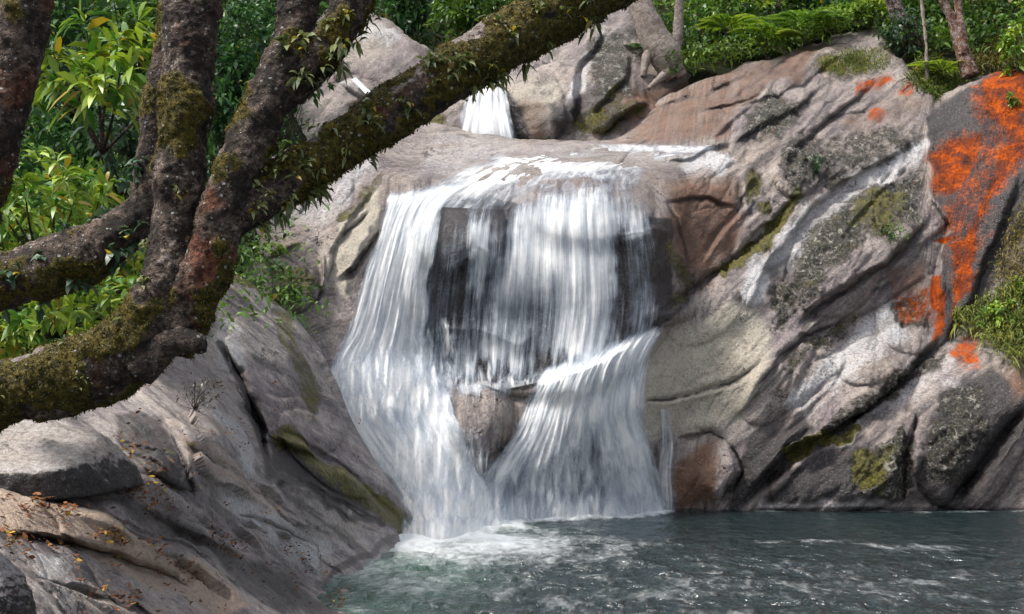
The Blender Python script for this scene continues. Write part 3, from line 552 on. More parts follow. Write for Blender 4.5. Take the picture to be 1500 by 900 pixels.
gz = (fbm(np.stack([gx * .9, gy * 1.3, gx * 0], -1) * 1.2, 4, 105) - .5) * .07 + (fbm(np.stack([gx * .9, gy * 1.4, gx * 0], -1) * 4, 3, 107) - .5) * .055 * rip + .12 * foam_and_sheen ** 2 * fbm(np.stack([gx, gy, gx * 0], -1) * 3, 3, 109)
mesh_obj('pool_water', np.stack([gx, gy, gz], -1).reshape(-1, 3), grid_faces(401, 561), M['pool'], attrs={'m1': np.stack([foam_and_sheen, rip, shal], -1).reshape(-1, 3)})['kind'] = 'structure'

# ------------------------------------------------------------------ falling water
def sheet(name, left, right, nu, nv, dens, off, depth=cl_depth, parent=None, seed=0, smoothd=0, fscale=1.0, bulge=.1, turb=None):
    """a sheet of water between two edges given from top to bottom; dens(px,py,u,v) is how white it is"""
    Lc, Rc = spline(left, nv), spline(right, nv); u = np.linspace(0, 1, nu)[:, None, None]
    Q = Lc[None] * (1 - u) + Rc[None] * u; PX, PY = Q[..., 0], Q[..., 1]
    D = depth(PX, PY)
    D0 = D
    for _ in range(smoothd):                          # falling water bridges the small steps of the rock
        D[:, 1:-1] = np.minimum(D[:, 1:-1], (D[:, :-2] + D[:, 1:-1] + D[:, 2:]) / 3); D[1:-1] = (D[:-2] + D[1:-1] * 2 + D[2:]) / 4 if _ < 20 else D[1:-1]; D = np.minimum(D, D0)
    uu = np.repeat(np.linspace(0, 1, nu)[:, None], nv, 1); vv = np.repeat(np.linspace(0, 1, nv)[None], nu, 0)
    wid = np.linalg.norm(P(Rc[:, 0], Rc[:, 1], 21) - P(Lc[:, 0], Lc[:, 1], 21), axis=-1); wm = wid.mean()
    V = P(PX, PY, D - off); seg = np.linalg.norm(np.diff(V[nu // 2], axis=0), axis=-1); ln = np.r_[0, np.cumsum(seg)]
    fl = np.stack([uu * wm * fscale + seed * 3.7, np.repeat(ln[None], nu, 0) * fscale + seed * 1.9, uu * 0 + seed], -1)
    rel = (fbm(fl * np.array([5, .5, 1]), 3, 111 + seed) - .5) * bulge * 2 + (fbm(fl * np.array([16, .8, 1]), 2, 113 + seed) - .5) * bulge
    V[..., 1] -= rel
    eu = uu + (fbm(fl * np.array([2.5, 1.3, 1]), 4, 117 + seed) - .5) * .22 * 110 / np.maximum(nu, 110)
    d = dens(PX, PY, uu, vv) * sstep(0, .12, eu) * sstep(1, .88, eu) * sstep(0, .03, uu) * sstep(1, .97, uu); tb = d * 0 + .12 if turb is None else turb(PX, PY, uu, vv)
    return mesh_obj(name, V.reshape(-1, 3), grid_faces(nu, nv), M['fall'], parent, attrs={'m1': np.stack([d, tb, d], -1).reshape(-1, 3), 'vecflow': fl.reshape(-1, 3)})
wf = empty('waterfall', tuple(P(760, 770, 20.4)), 'broad white waterfall pouring over the dark rock face into the pool', 'waterfall')
def dn_left(px, py, u, v): return (.80 + .24 * sstep(490, 580, py) - .25 * np.abs(u - .5)) * sstep(0, .05, v)
for k, (o_, s_) in enumerate(((.10, 1), (.28, 2))):
    sheet('cascade', [(568,275),(554,330),(528,410),(502,490),(468,545),(490,610),(545,690),(592,752),(618,788)], [(708,258),(656,300),(642,370),(634,450),(636,515),(662,575),(676,625),(702,680),(722,725),(738,784)], 110, 200, dn_left if k == 0 else (lambda a, b, c, d: dn_left(a, b, c, d) - .16), o_, parent=wf, seed=s_, smoothd=30, bulge=.07, turb=lambda a, b, c, d: .3 + .4 * sstep(470, 580, b))
LIP = curve1([(640,302),(700,288),(740,275),(790,252),(860,243),(920,252),(950,275),(970,318)])
def dn_veil(px, py, u, v):
    x = px + (fbm(px3(px, py, .03), 3, 401) - .5) * 34 + (fbm(px3(px, py * .15, .12), 3, 403) - .5) * 22
    base = .22 + .0 * px
    le = 742 - .20 * np.clip(py - 330, 0, 200)
    core = sstep(le - 14, le + 22, x) * sstep(915, 885, x) * (.20 + .22 * sstep(540, 380, py) + .14 * np.exp(-((x - 840) / 45) ** 2) - .20 * np.exp(-((x - 800) / 45) ** 2) * sstep(370, 450, py))
    core = np.maximum(core, .38 * np.exp(-((x - 702) / 14) ** 2) * sstep(480, 330, py) + .14 * np.exp(-((x - 702) / 22) ** 2))
    edge = .42 * np.exp(-((x - 938) / 30) ** 2) * sstep(352, 310, py) + .30 * np.exp(-((x - 952) / 24) ** 2) + .3 * np.exp(-((py - (345 - (px - 930) * .25)) / 5) ** 2) * sstep(900, 925, px)
    low = .20 * sstep(460, 555, py) * sstep(960, 820, px) + .22 * sstep(520, 570, py)
    d = base + core + edge + low - .12 * np.exp(-((x - 914) / 13) ** 2) * sstep(320, 360, py) - .05 * poly(px, py, [(650,310),(735,310),(735,360),(650,350)], 14)
    ly = LIP(px) + (fbm(px3(px, px * 0, .05), 3, 407) - .5) * 24; return d * (.25 + .75 * sstep(ly + 5, ly + 75, py)) * sstep(ly - 12, ly + 12, py) * sstep(1.0, .9 , v + (fbm(px3(px, px * 0, .08), 3, 409) - .5) * .12)
for k, (o_, s_) in enumerate(((.08, 3), (.2, 4))):
    sheet('veil', [(668,240),(632,270),(606,320),(594,400),(582,480),(585,575)], [(938,232),(955,262),(966,320),(976,380),(982,450),(960,545)], 190, 190, dn_veil if k == 0 else (lambda a, b, c, d: dn_veil(a, b, c, d) - .10), o_, parent=wf, seed=s_, smoothd=70, bulge=.06)
def dn_low(px, py, u, v):
    d = .76 + .5 * (fbm(px3(px, py * .6, .022), 3, 431) - .5) - .2 * poly(px, py, [(720,690),(800,640),(900,650),(930,740),(720,745)], 25) + .12 * sstep(.25, 0, u) + .22 * sstep(.3, .05, v) - .1 * sstep(.8, 1, u)
    return d * sstep(0, .16, v)
for k, (o_, s_) in enumerate(((.08, 5), (.2, 6))):
    sheet('lower_cascade', [(795,530),(764,590),(745,640),(700,700),(690,772)], [(1000,455),(962,510),(952,590),(984,680),(1004,757)], 150, 130, dn_low if k == 0 else (lambda a, b, c, d: dn_low(a, b, c, d) - .12), o_, parent=wf, seed=s_, smoothd=60, bulge=.07, turb=lambda a, b, c, d: .62 + 0 * a)
sheet('trickle', [(655,560),(700,550),(745,556)][:1] + [(662,572),(668,590)], [(760,556),(757,568),(748,588)], 40, 20, lambda px, py, u, v: .55 * sstep(0, .3, v) * sstep(1, .5, v), .1, parent=wf, seed=7)
sheet('trickle', [(966,600),(968,650),(962,690),(960,745)], [(984,600),(986,650),(984,690),(988,748)], 20, 60, lambda px, py, u, v: .5 + 0 * px, .1, parent=wf, seed=8)
def dn_ledge(px, py, u, v):
    y = py + (fbm(px3(px, py, .04), 3, 411) - .5) * 12
    b1 = np.exp(-((y - (244 - (px - 860) * .04)) / 9) ** 2) * sstep(620, 700, px) * sstep(1000, 930, px); b2 = np.exp(-((y - (300 - (px - 600) * .30)) / 12) ** 2) * sstep(860, 760, px)
    b3 = np.exp(-((px - 775) / 42) ** 2) * np.exp(-((y - 236) / 10) ** 2); b4 = .5 * np.exp(-((y - 218) / 5) ** 2) * sstep(840, 900, px); ly = LIP(np.clip(px, 640, 970))
    return (.42 + .24 * b1 + .34 * b2 + .5 * b3 + .4 * b4 + .25 * sstep(640, 600, px)) * sstep(0, .1, v) * (1 - .9 * sstep(ly + 8, ly + 45, py) * sstep(625, 655, px))
sheet('ledge_stream', [(690,202),(720,222),(680,240),(620,268),(570,300)], [(1065,212),(1050,224),(970,240),(960,262),(955,318)], 170, 70, dn_ledge, .06, parent=wf, seed=9, smoothd=6, bulge=.04, turb=lambda a, b, c, d: .5 + 0 * a)
def puff(cx, cy, rx, ry, k): return lambda px, py, u, v: k * np.clip(1 - ((px - cx) / rx) ** 2 - ((py - cy) / ry) ** 2, 0, 1) ** .8
sheet('splash', [(600,528),(600,600)], [(980,440),(980,520)], 120, 40, lambda px, py, u, v: .42 * sstep(960, 860, px) * np.exp(-((py - (562 - np.clip(px - 790, 0, 200) * .42 + (fbm(px3(px, px * 0, .03), 3, 421) - .5) * 34)) / 22) ** 2), .16, parent=wf, seed=14, smoothd=20, turb=lambda a, b, c, d: .9 + 0 * a)
for cx, cy, rx, ry, kk, of, sd_ in ((575,570,110,66,.72,.45,15), (560,548,92,40,.6,.6,18), (632,680,100,80,.6,.55,19), (672,755,100,60,.8,.7,16), (655,778,92,30,.85,.95,17), (850,745,150,34,.55,.35,20), (640,520,46,60,.5,.3,21)):
    sheet('splash', [(cx - rx, cy - ry),(cx - rx, cy + ry)], [(cx + rx, cy - ry),(cx + rx, cy + ry)], 90, 60, puff(cx, cy, rx, ry, kk), of, parent=wf, seed=sd_, smoothd=40, turb=lambda a, b, c, d: 1 + 0 * a)
uf = empty('waterfall', tuple(P(712, 206, 27.6)), 'small white upper waterfall behind the leaning mossy limb', 'waterfall')
ud = lambda px, py: 28.35 - sstep(110, 205, py) * .75 + 0 * px
for s_ in (10, 11):
    sheet('cascade', [(690,112),(682,140),(672,170),(662,202)], [(738,110),(745,140),(750,170),(760,208)], 60, 70, lambda px, py, u, v: .62 + .25 * v - .2 * sstep(.25, .0, u) + 0 * px, .1 * (s_ - 9), ud, uf, s_, bulge=.08)
sheet('cascade', [(514,117),(540,143)], [(522,113),(550,139)], 14, 14, lambda px, py, u, v: .8 + 0 * px, .3, lambda px, py: d1(px, py) - .6, tag(empty('waterfall', tuple(P(530, 140, 29)), None, None), 'tiny white spill on the pale dome behind the branches', 'waterfall'), 12)

# ------------------------------------------------------------------ tubes (trunks, limbs, stems)
def frame_of(C):
    T = unit(np.gradient(C, axis=0)); up = np.array([0.3, 1, .2]); A = unit(np.cross(T, up)); B = np.cross(T, A); return T, A, B
def tube(path, n, m, amp=0., scale=6., seed=0, fine=0., ends=True):
    """path rows x,y,z,r"""
    S = spline(path, n); C, r = S[:, :3], np.maximum(S[:, 3], .0005); T, A, B = frame_of(C)
    th = np.linspace(0, 2 * math.pi, m, endpoint=False); N = A[:, None] * np.cos(th)[None, :, None] + B[:, None] * np.sin(th)[None, :, None]
    V = C[:, None] + N * r[:, None, None]
    if amp: V = V + N * ((fbm(V * scale, 4, seed) - .5) * 2 * amp)[..., None]
    if fine: V = V + N * ((fbm(V * scale * 5, 3, seed + 5) - .5) * 2 * fine)[..., None]
    Vt = np.transpose(V, (1, 0, 2)).reshape(-1, 3); Nt = np.transpose(N, (1, 0, 2)).reshape(-1, 3); f = [grid_faces(m, n, 0, True)]
    if ends:
        V2 = np.vstack([Vt, C[:1], C[-1:]]); k = np.arange(m); i0, i1 = len(Vt), len(Vt) + 1; k2 = (k + 1) % m
        f.append(np.stack([np.full(m, i0), k2 * n, k * n], -1)); f.append(np.stack([np.full(m, i1), k * n + n - 1, k2 * n + n - 1], -1))
        Nt = np.vstack([Nt, -T[:1], T[-1:]]); Vt = V2
    return Vt, f, Nt
def join(parts):
    Vs, fs, off = [], [], 0
    for V, f in parts:
        Vs.append(V); fs += [q + off for q in f]; off += len(V)
    return np.vstack(Vs), fs
def wp(rows):
    """rows px,py,Y,radius in picture units -> x,y,z,r"""
    return [(*P(a, b, y), r * y / F) for a, b, y, r in rows]

# ------------------------------------------------------------------ leaves
def leaves(C, Dr, L, wr=.3, droop=.25, tint=None, up=None):
    """blades: base, two rows, tip; three faces each"""
    n = len(C); Dr = unit(Dr); L = np.broadcast_to(np.asarray(L, float), (n,))[:, None]
    upv = np.array([0, 0, 1.]) + rng.normal(0, .45, (n, 3)) if up is None else up
    S = unit(np.cross(Dr, upv)); Nn = np.cross(S, Dr); w = L * np.broadcast_to(np.asarray(wr, float), (n,))[:, None] * .5
    dn = np.array([0, 0, -1.]); b = C; p1 = C + Dr * L * .36; p2 = C + Dr * L * .7 + dn * L * droop * .35; tp = C + Dr * L * .98 + dn * L * droop
    V = np.stack([b, p1 + S * w + Nn * w * .25, p1 - S * w + Nn * w * .25, p2 + S * w * .72 + Nn * w * .15, p2 - S * w * .72 + Nn * w * .15, tp], 1).reshape(-1, 3)
    i = (np.arange(n) * 6)[:, None]
    f = [i + np.array([[0, 2, 1]]), i + np.array([[1, 2, 4, 3]]), i + np.array([[3, 4, 5]])]
    t = np.repeat(tint, 6, 0) if tint is not None else np.ones((n * 6, 3)) * .1
    return V, f, t
G_BRIGHT = ((.06, .18, .022), (.32, .43, .05)); G_MID = ((.035, .11, .022), (.16, .28, .045)); G_DARK = ((.018, .065, .026), (.08, .19, .055)); G_BLUE = ((.03, .075, .045), (.10, .17, .10))
def tints(n, pal, yellow=.0, clump=None):
    t = rng.random((n, 1)) ** 1.3 if clump is None else np.clip(clump[:, None] + rng.normal(0, .2, (n, 1)), 0, 1)
    c = np.array(pal[0]) * (1 - t) + np.array(pal[1]) * t
    y = rng.random(n) < yellow; c[y] = np.array([.42, .30, .03]) * rng.uniform(.6, 1.1, (y.sum(), 1)); return c
def rand_dir(n): return unit(rng.normal(0, 1, (n, 3)))
def crown_pts(n_tw, per, c, rad, spread, whorl=False):
    """leaf points in clumps through an ellipsoid"""
    d = rand_dir(n_tw); r = rng.random(n_tw) ** .45; tw = np.asarray(c) + d * r[:, None] * np.asarray(rad)
    tw += (rng.random((n_tw, 3)) - .5) * np.asarray(rad) * .3
    tdir = unit(d * np.array([1, 1, .6]) + np.array([0, 0, .35]) + rng.normal(0, .35, (n_tw, 3)))
    k = np.repeat(np.arange(n_tw), per); pts = tw[k] + tdir[k] * rng.uniform(-.6, .6, (len(k), 1)) * spread + rng.normal(0, .12, (len(k), 3)) * spread
    dr = unit(tdir[k] * .55 + rand_dir(len(k)) * .9 + np.array([0, 0, -.05]))
    if whorl:                                          # rosettes of long leaves at the twig ends
        ax = unit(tdir * np.array([1, 1, .5]) + np.array([0, -.25, .45])); pts = tw[k] + ax[k] * rng.uniform(-.5, .15, (len(k), 1)) * spread
        q = rand_dir(len(k)); q = unit(q - (q * ax[k]).sum(-1, keepdims=True) * ax[k]); dr = unit(q + ax[k] * rng.uniform(.1, .9, (len(k), 1)))
    return tw, pts, dr, rng.random(n_tw)[k]
def shrub(name, label, cat, group, base, c, rad, n_tw, per, L, pal, wr=.32, yellow=.02, bark='bark_dark', droop=.3, stem_r=.012, trunk=None):
    root = empty(name, tuple(base), label, cat, group)
    tw, pts, dr, cl = crown_pts(n_tw, per, c, rad, min(L * 2.2, float(np.mean(rad)) * .6) if pal is not G_BRIGHT else L * .6, pal is G_BRIGHT)
    V, f, t = leaves(pts, dr, L * rng.uniform(.6, 1.25, len(pts)), wr, droop, tints(len(pts), pal, yellow, cl))
    mesh_obj('foliage', V, f, M['leaf'], root, True, {'tint': t})
    parts = []; base = np.asarray(base)
    if trunk: parts.append(tube([(*base, trunk), (*((base * 2 + np.asarray(c)) / 3 + rng.normal(0, .1, 3)), trunk * .8), (*np.asarray(c), trunk * .35)], 14, 8, trunk * .2, 5, 3)[:2])
    src = base if not trunk else np.asarray(c) * .7 + base * .3
    for k in range(min(n_tw, 26) if pal is not G_BRIGHT else 7):
        mid = (src + tw[k]) / 2 + rng.normal(0, .1, 3) * np.asarray(rad)
        parts.append(tube([(*src, stem_r), (*mid, stem_r * .7), (*tw[k], stem_r * .3)], 7, 5)[:2])
    V, f = join(parts); mesh_obj('trunk' if trunk else 'stem', V, f, M[bark], root, True, {'m1': np.zeros((len(V), 3))})
    return root
def fern(name, label, group, base, nf, L, pal, tilt=.75, trunk=0):
    root = empty(name, tuple(base), label, 'fern', group); top = np.asarray(base) + np.array([0, 0, trunk])
    if trunk > .3: V, f, _ = tube([(*base, .09), (*((top + base) / 2), .075), (*top, .07)], 10, 8, .02, 9, 4); mesh_obj('trunk', V, f, M['bark_dark'], root, True, {'m1': np.zeros((len(V), 3))})
    for k in range(nf):
        a = 2 * math.pi * (k + random.random() * .6) / nf; h = np.array([math.cos(a), math.sin(a), 0]); l = L * 1.3 * random.uniform(.75, 1.15); e = tilt * random.uniform(.7, 1.2)
        s = np.linspace(0, 1, 22)[:, None]; pth = top + h * (s * l * math.cos(e * .6)) + np.array([0, 0, 1]) * (l * (s * math.sin(e) - s ** 2 * .75 * math.sin(e) * 1.15))
        T = unit(np.gradient(pth, axis=0)); sd_ = unit(np.cross(T, [0, 0, 1.])); pl = l * .26 * np.sin(np.pi * np.clip(s[:, 0] * .9 + .12, 0, 1)) ** .8; cl = random.random()
        C = np.vstack([pth[2:]] * 2); Dd = np.vstack([unit(sd_ * q + T * .45)[2:] for q in (1, -1)])
        V, f, t = leaves(C, Dd, np.r_[pl[2:], pl[2:]], .26, .12, 1.25 * tints(len(C), pal, 0, np.full(len(C), .35 + .65 * cl)), up=np.array([0, 0, 1.]) + rng.normal(0, .1, (len(C), 3)))
        V2, f2 = tube(np.hstack([pth, np.full((22, 1), .008)])[::3], 10, 4)[:2]; n1 = len(V)
        mesh_obj('frond', np.vstack([V, V2]), f + [q + n1 for q in f2], M['leaf'], root, True, {'tint': np.vstack([t, np.full((len(V2), 3), .06)])})
    return root

# ------------------------------------------------------------------ the mossy foreground trees
def limb(root, name, rows, n, m, mat, amp, seed, masks=(.4, .5, .3), fine=.011):
    """masks: red bark, share of moss, pale bark with top light painted in"""
    V, f, N = tube(wp(rows), n, m, amp, 7, seed, fine)
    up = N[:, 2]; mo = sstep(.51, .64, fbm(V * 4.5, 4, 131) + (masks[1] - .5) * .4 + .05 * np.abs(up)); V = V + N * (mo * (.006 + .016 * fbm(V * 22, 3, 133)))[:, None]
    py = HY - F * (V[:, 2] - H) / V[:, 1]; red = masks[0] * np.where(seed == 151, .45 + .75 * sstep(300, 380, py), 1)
    m1 = np.stack([red, mo, np.clip(up * .9 - .25, 0, 1) * masks[2] * 2 + masks[2] * .3], -1)  # upward faces paler: light from above painted over the bare bark
    return mesh_obj(name, V, f, M[mat], root, True, {'m1': m1}), V, N, mo
def moss_tufts(root, V, N, n, L, pal, mo, name='moss'):
    wgt = mo ** 2 + .002; idx = rng.choice(len(V), n, p=wgt / wgt.sum())
    c = V[idx] + N[idx] * -.003 + rng.normal(0, .004, (len(idx), 3)); d = unit(N[idx] * .6 + rng.normal(0, .9, (len(idx), 3)))
    Vv, f, t = leaves(c, d, L * rng.uniform(.5, 1.5, len(idx)), .6, .3, tints(len(idx), pal, 0, fbm(c * 6, 2, 137)))
    o = mesh_obj(name, Vv, f, M['mossleaf'], root, True, {'tint': t}); o['kind'] = 'stuff'; return o
def epiphyte(root, p, nrm, nl, L, pal, wr=.34, name='epiphyte'):
    d = unit(rng.normal(0, .8, (nl, 3)) + nrm * .7 + np.array([0, -.2, .35])); c = p + rng.normal(0, .012, (nl, 3))
    V, f, t = leaves(c, d, L * rng.uniform(.6, 1.2, nl), wr, .45, tints(nl, pal, .08)); return mesh_obj(name, V, f, M['leaf'], root, True, {'tint': t})
MOSS = ((.030, .025, .006), (.17, .13, .02)); EPI = ((.07, .11, .04), (.32, .34, .15))
tree = empty('mossy_tree', tuple(P(-260, 760, 5.0)), 'large mossy tree with upright trunk and long limb leaning across the falls', 'tree')
_, V1, N1, o1 = limb(tree, 'trunk', [(-420,800,4.9,55),(-260,720,4.95,52),(-120,638,5.0,46),(0,580,5.0,43),(100,554,5.0,48),(168,525,5.0,50),(220,478,5.0,45),(246,410,5,39),(256,330,5.02,36),(263,240,5.03,37),(269,150,5.05,36),(277,60,5.1,37),(284,-20,5.15,39),(300,-200,5.3,38)], 520, 96, 'bark', .026, 141, (.15, .52, 1.3))
_, V2, N2, o2 = limb(tree, 'limb', [(248,510,5.0,30),(276,450,4.97,33),(300,390,4.96,33),(330,300,4.96,33),(368,205,5.0,32),(410,115,5.05,33),(430,50,5.1,30),(440,-20,5.1,28),(455,-100,5.15,28),(470,-200,5.2,26)], 340, 84, 'bark', .022, 151, (.65, .62, .9))
_, V3, N3, o3 = limb(tree, 'limb', [(318,345,4.99,26),(368,300,5.02,30),(430,258,5.1,33),(510,205,5.2,33),(620,135,5.3,36),(720,72,5.4,39),(810,22,5.5,37),(890,-20,5.6,31),(1000,-80,5.7,27),(1150,-155,5.8,22)], 420, 84, 'bark', .022, 161, (.3, .8, .9))
_, V4, N4, o4 = limb(tree, 'limb', [(408,150,5.08,20),(446,112,5.06,26),(482,68,5.05,27),(510,15,5.05,27),(528,-50,5.05,26),(550,-160,5.0,24)], 150, 64, 'bark', .018, 171, (.4, .62, .4))
_, V5, N5, o5 = limb(tree, 'stub', [(205,540,4.95,30),(238,510,4.92,22),(268,497,4.9,17),(296,506,4.88,12),(303,507,4.88,4)], 50, 32, 'bark', .012, 181, (.2, .2, .45))
for V_, N_, n_, L_, o_ in ((V1, N1, 20000, .008, o1), (V2, N2, 12000, .008, o2), (V3, N3, 22000, .010, o3), (V4, N4, 5000, .009, o4)):
    moss_tufts(tree, V_, N_, n_, L_, MOSS, o_)
def scatter_epi(V, N, x0, x1, n, L, cond, nl=(7, 13)):
    px = CX + F * V[:, 0] / V[:, 1]; py = HY - F * (V[:, 2] - H) / V[:, 1]
    ok = np.where((px > x0) & (px < x1) & (N[:, 1] < .3) & (py > -20) & cond(N))[0]
    for i in rng.choice(ok, n, replace=False): epiphyte(tree, V[i] + N[i] * .004, N[i], random.randint(*nl), L * random.uniform(.7, 1.25), EPI)
scatter_epi(V3, N3, 370, 900, 62, .056, lambda N: N[:, 2] < .75)
scatter_epi(V4, N4, 430, 550, 14, .06, lambda N: N[:, 0] > -.2)
scatter_epi(V2, N2, 400, 470, 4, .07, lambda N: N[:, 0] > .1)
scatter_epi(V1, N1, -10, 300, 12, .04, lambda N: N[:, 1] < -.2, (5, 8))
t2 = empty('mossy_tree', tuple(P(-300, 700, 6.0)), 'dark mossy tree bending up behind the main upright trunk', 'tree')
_, V6, N6, o6 = limb(t2, 'trunk', [(-460,800,5.6,50),(-300,600,5.7,47),(-120,450,5.8,44),(0,414,5.8,41),(90,383,5.8,42),(160,354,5.8,38),(208,310,5.85,30),(222,240,5.9,24),(236,150,5.9,22),(250,60,5.95,20),(262,-40,6,19),(275,-160,6,18)], 300, 56, 'bark_dark', .024, 191, (.1, .5, .3))
moss_tufts(t2, V6, N6, 9000, .010, MOSS, o6)
vi = np.where((CX + F * V6[:, 0] / V6[:, 1] > -30) & (CX + F * V6[:, 0] / V6[:, 1] < 205) & (N6[:, 1] < 0))[0]
for i in rng.choice(vi, 26, replace=False): epiphyte(t2, V6[i] + N6[i] * .005, N6[i], random.randint(5, 8), random.uniform(.045, .07), G_BLUE, .6, 'creeper_leaf')
t3 = empty('mossy_tree', tuple(P(-150, 800, 4.6)), 'leaning brown trunk cut by the left edge of the view', 'tree')
_, V7, N7, o7 = limb(t3, 'trunk', [(-200,900,4.5,52),(-110,500,4.5,44),(-62,350,4.5,41),(-14,210,4.5,38),(22,105,4.5,36),(40,0,4.5,35),(56,-120,4.55,34)], 240, 60, 'bark', .02, 201, (.45, .35, .45))
moss_tufts(t3, V7, N7, 4500, .008, MOSS, o7)

# ------------------------------------------------------------------ boulders
def boulder(name, label, c, planes, seed, lich=0., dark=0., tan=0., mat='boulder', soft=14., moss=.2):
    """a block bounded by cut faces (normal, distance), its edges rounded off"""
    n, m = 150, 220; ph = np.linspace(.001, math.pi - .001, n); th = np.linspace(0, 2 * math.pi, m, endpoint=False)
    TH, PH = np.meshgrid(th, ph, indexing='ij'); D = np.stack([np.cos(TH) * np.sin(PH), np.sin(TH) * np.sin(PH), np.cos(PH)], -1)
    inv = sum(np.maximum(D @ unit(np.array(nv, float)) / d, 1e-4) ** soft for nv, d in planes) ** (-1 / soft)
    V = D * inv[..., None]; s = float(np.mean([d for _, d in planes])); V = V + np.asarray(c)
    V = V + D * (((fbm(V * 1.3 / s, 4, seed) - .5) * .16 + (fbm(V * 6 / s, 4, seed + 3) - .5) * .07 + (fbm(V * 20 / s, 3, seed + 5) - .5) * .025) * s)[..., None]
    du = np.gradient(V, axis=0); dv = np.gradient(V, axis=1); N = unit(np.cross(dv, du)); N = np.where(((N * D).sum(-1) < 0)[..., None], -N, N)
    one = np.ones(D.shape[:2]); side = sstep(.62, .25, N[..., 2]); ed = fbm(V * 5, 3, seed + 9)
    m1 = np.stack([0 * one, moss * side * (ed > .5), dark * side, .35 * one * (1 - side)], -1); m2 = np.stack([0 * one, lich * side, 0 * one, tan * one * (1 - side)], -1)  # upward faces paler, steep faces darker: light and shade painted into the colour
    fl = np.stack([V[..., 2] * 3 + V[..., 0] * .8, V[..., 0] * .5, V[..., 1]], -1)
    o = mesh_obj(name, V.reshape(-1, 3), grid_faces(m, n, 0, True), M[mat], None, True, {'m1': m1.reshape(-1, 4), 'm2': m2.reshape(-1, 4), 'vecflow': fl.reshape(-1, 3)}, loc=tuple(c))
    return tag(o, label, 'boulder')
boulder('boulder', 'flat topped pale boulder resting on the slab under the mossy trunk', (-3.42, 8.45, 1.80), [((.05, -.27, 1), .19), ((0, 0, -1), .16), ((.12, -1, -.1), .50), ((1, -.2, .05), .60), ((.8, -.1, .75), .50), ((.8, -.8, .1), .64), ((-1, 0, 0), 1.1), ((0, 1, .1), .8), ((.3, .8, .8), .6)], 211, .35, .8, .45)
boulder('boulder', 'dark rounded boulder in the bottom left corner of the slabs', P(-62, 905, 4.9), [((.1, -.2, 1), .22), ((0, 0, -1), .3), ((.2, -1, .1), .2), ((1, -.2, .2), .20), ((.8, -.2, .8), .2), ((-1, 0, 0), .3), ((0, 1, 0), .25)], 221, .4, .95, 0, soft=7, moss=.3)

# ------------------------------------------------------------------ vegetation
LEFTG, RIGHTG = 'shrubs on the left bank', 'plants along the top of the right slope'
LB = [  # label, px, py, Y, radius px x/z, twigs, leaves each, leaf length, palette
 ('bright broad leaved sapling between the leaning trunk and upright trunk', 150, 85, 7.2, 95, 85, 40, 8, .17, G_BRIGHT, 'sapling'),
 ('lush yellow green shrub low beside the left edge under the leaning trunk', 60, 285, 8.0, 110, 62, 46, 9, .15, G_BRIGHT, 'shrub'),
 ('bright long leaved shrub above the lower mossy trunk', 150, 455, 8.6, 95, 60, 46, 10, .16, G_BRIGHT, 'shrub'),
 ('yellow green shrub by the left edge between the two lower trunks', 25, 480, 8.2, 75, 55, 40, 9, .15, G_BRIGHT, 'shrub'),
 ('mid green shrub just left of the upright mossy trunk', 165, 270, 10, 80, 60, 60, 10, .11, G_MID, 'shrub'),
 ('dark small leaved bush between upright trunk and slanting limb', 345, 110, 17, 75, 125, 170, 14, .15, G_DARK, 'bush'),
 ('dark bush low in the fork of the mossy tree', 330, 210, 18, 60, 70, 110, 12, .14, G_DARK, 'bush'),
 ('shaded bush at the top between leaning trunk and sapling', 110, 30, 13, 140, 90, 150, 12, .14, G_DARK, 'bush'),
 ('dark bush behind the bending trunk on left bank', 130, 195, 14, 130, 70, 150, 12, .13, G_DARK, 'bush'),
 ('shaded bush in the gap below the sapling', 120, 320, 13, 130, 80, 150, 12, .12, G_MID, 'bush'),
 ('lime green long leaved shrub at the foot of the leaning trunk', 20, 350, 8.8, 70, 60, 40, 9, .14, G_BRIGHT, 'shrub'),
 ('fresh green shrub low behind the bending trunk', 175, 395, 9.2, 70, 50, 40, 9, .13, G_BRIGHT, 'shrub'),
 ('blue green shrub with dull leaves behind the sapling', 190, 190, 9.5, 60, 70, 60, 9, .12, G_BLUE, 'shrub'),
 ('light green shrub at top left corner behind the leaning trunk', 20, 60, 9.0, 80, 80, 46, 9, .15, G_BRIGHT, 'shrub'),
 ('mid green bush high beside the upright trunk', 215, 60, 12, 60, 90, 90, 12, .13, G_MID, 'bush'),
 ('deep green bush beside the pale dome above the limb', 410, 60, 26, 70, 110, 130, 14, .2, G_DARK, 'bush'),
]
for i, (lab, px, py, Y, rx, rz, nt_, per, L, pal, kind) in enumerate(LB):
    c = P(px, py, Y); s = Y / F; gpy = min(py + rz * 1.3, 560)
    base = P(px, gpy + 30, Y + .3)
    shrub(kind, lab, 'shrub', LEFTG, base, c, (rx * s, rx * s * .8, rz * s), nt_, per, L, pal, .27 if pal is G_BRIGHT else .4, .06 if pal is G_BRIGHT else .01)
def scatter_on(f, x0, x1, y0, y1, n): px = rng.uniform(x0, x1, n); py = rng.uniform(y0, y1, n); return P(px, py, f(px, py)), px, py
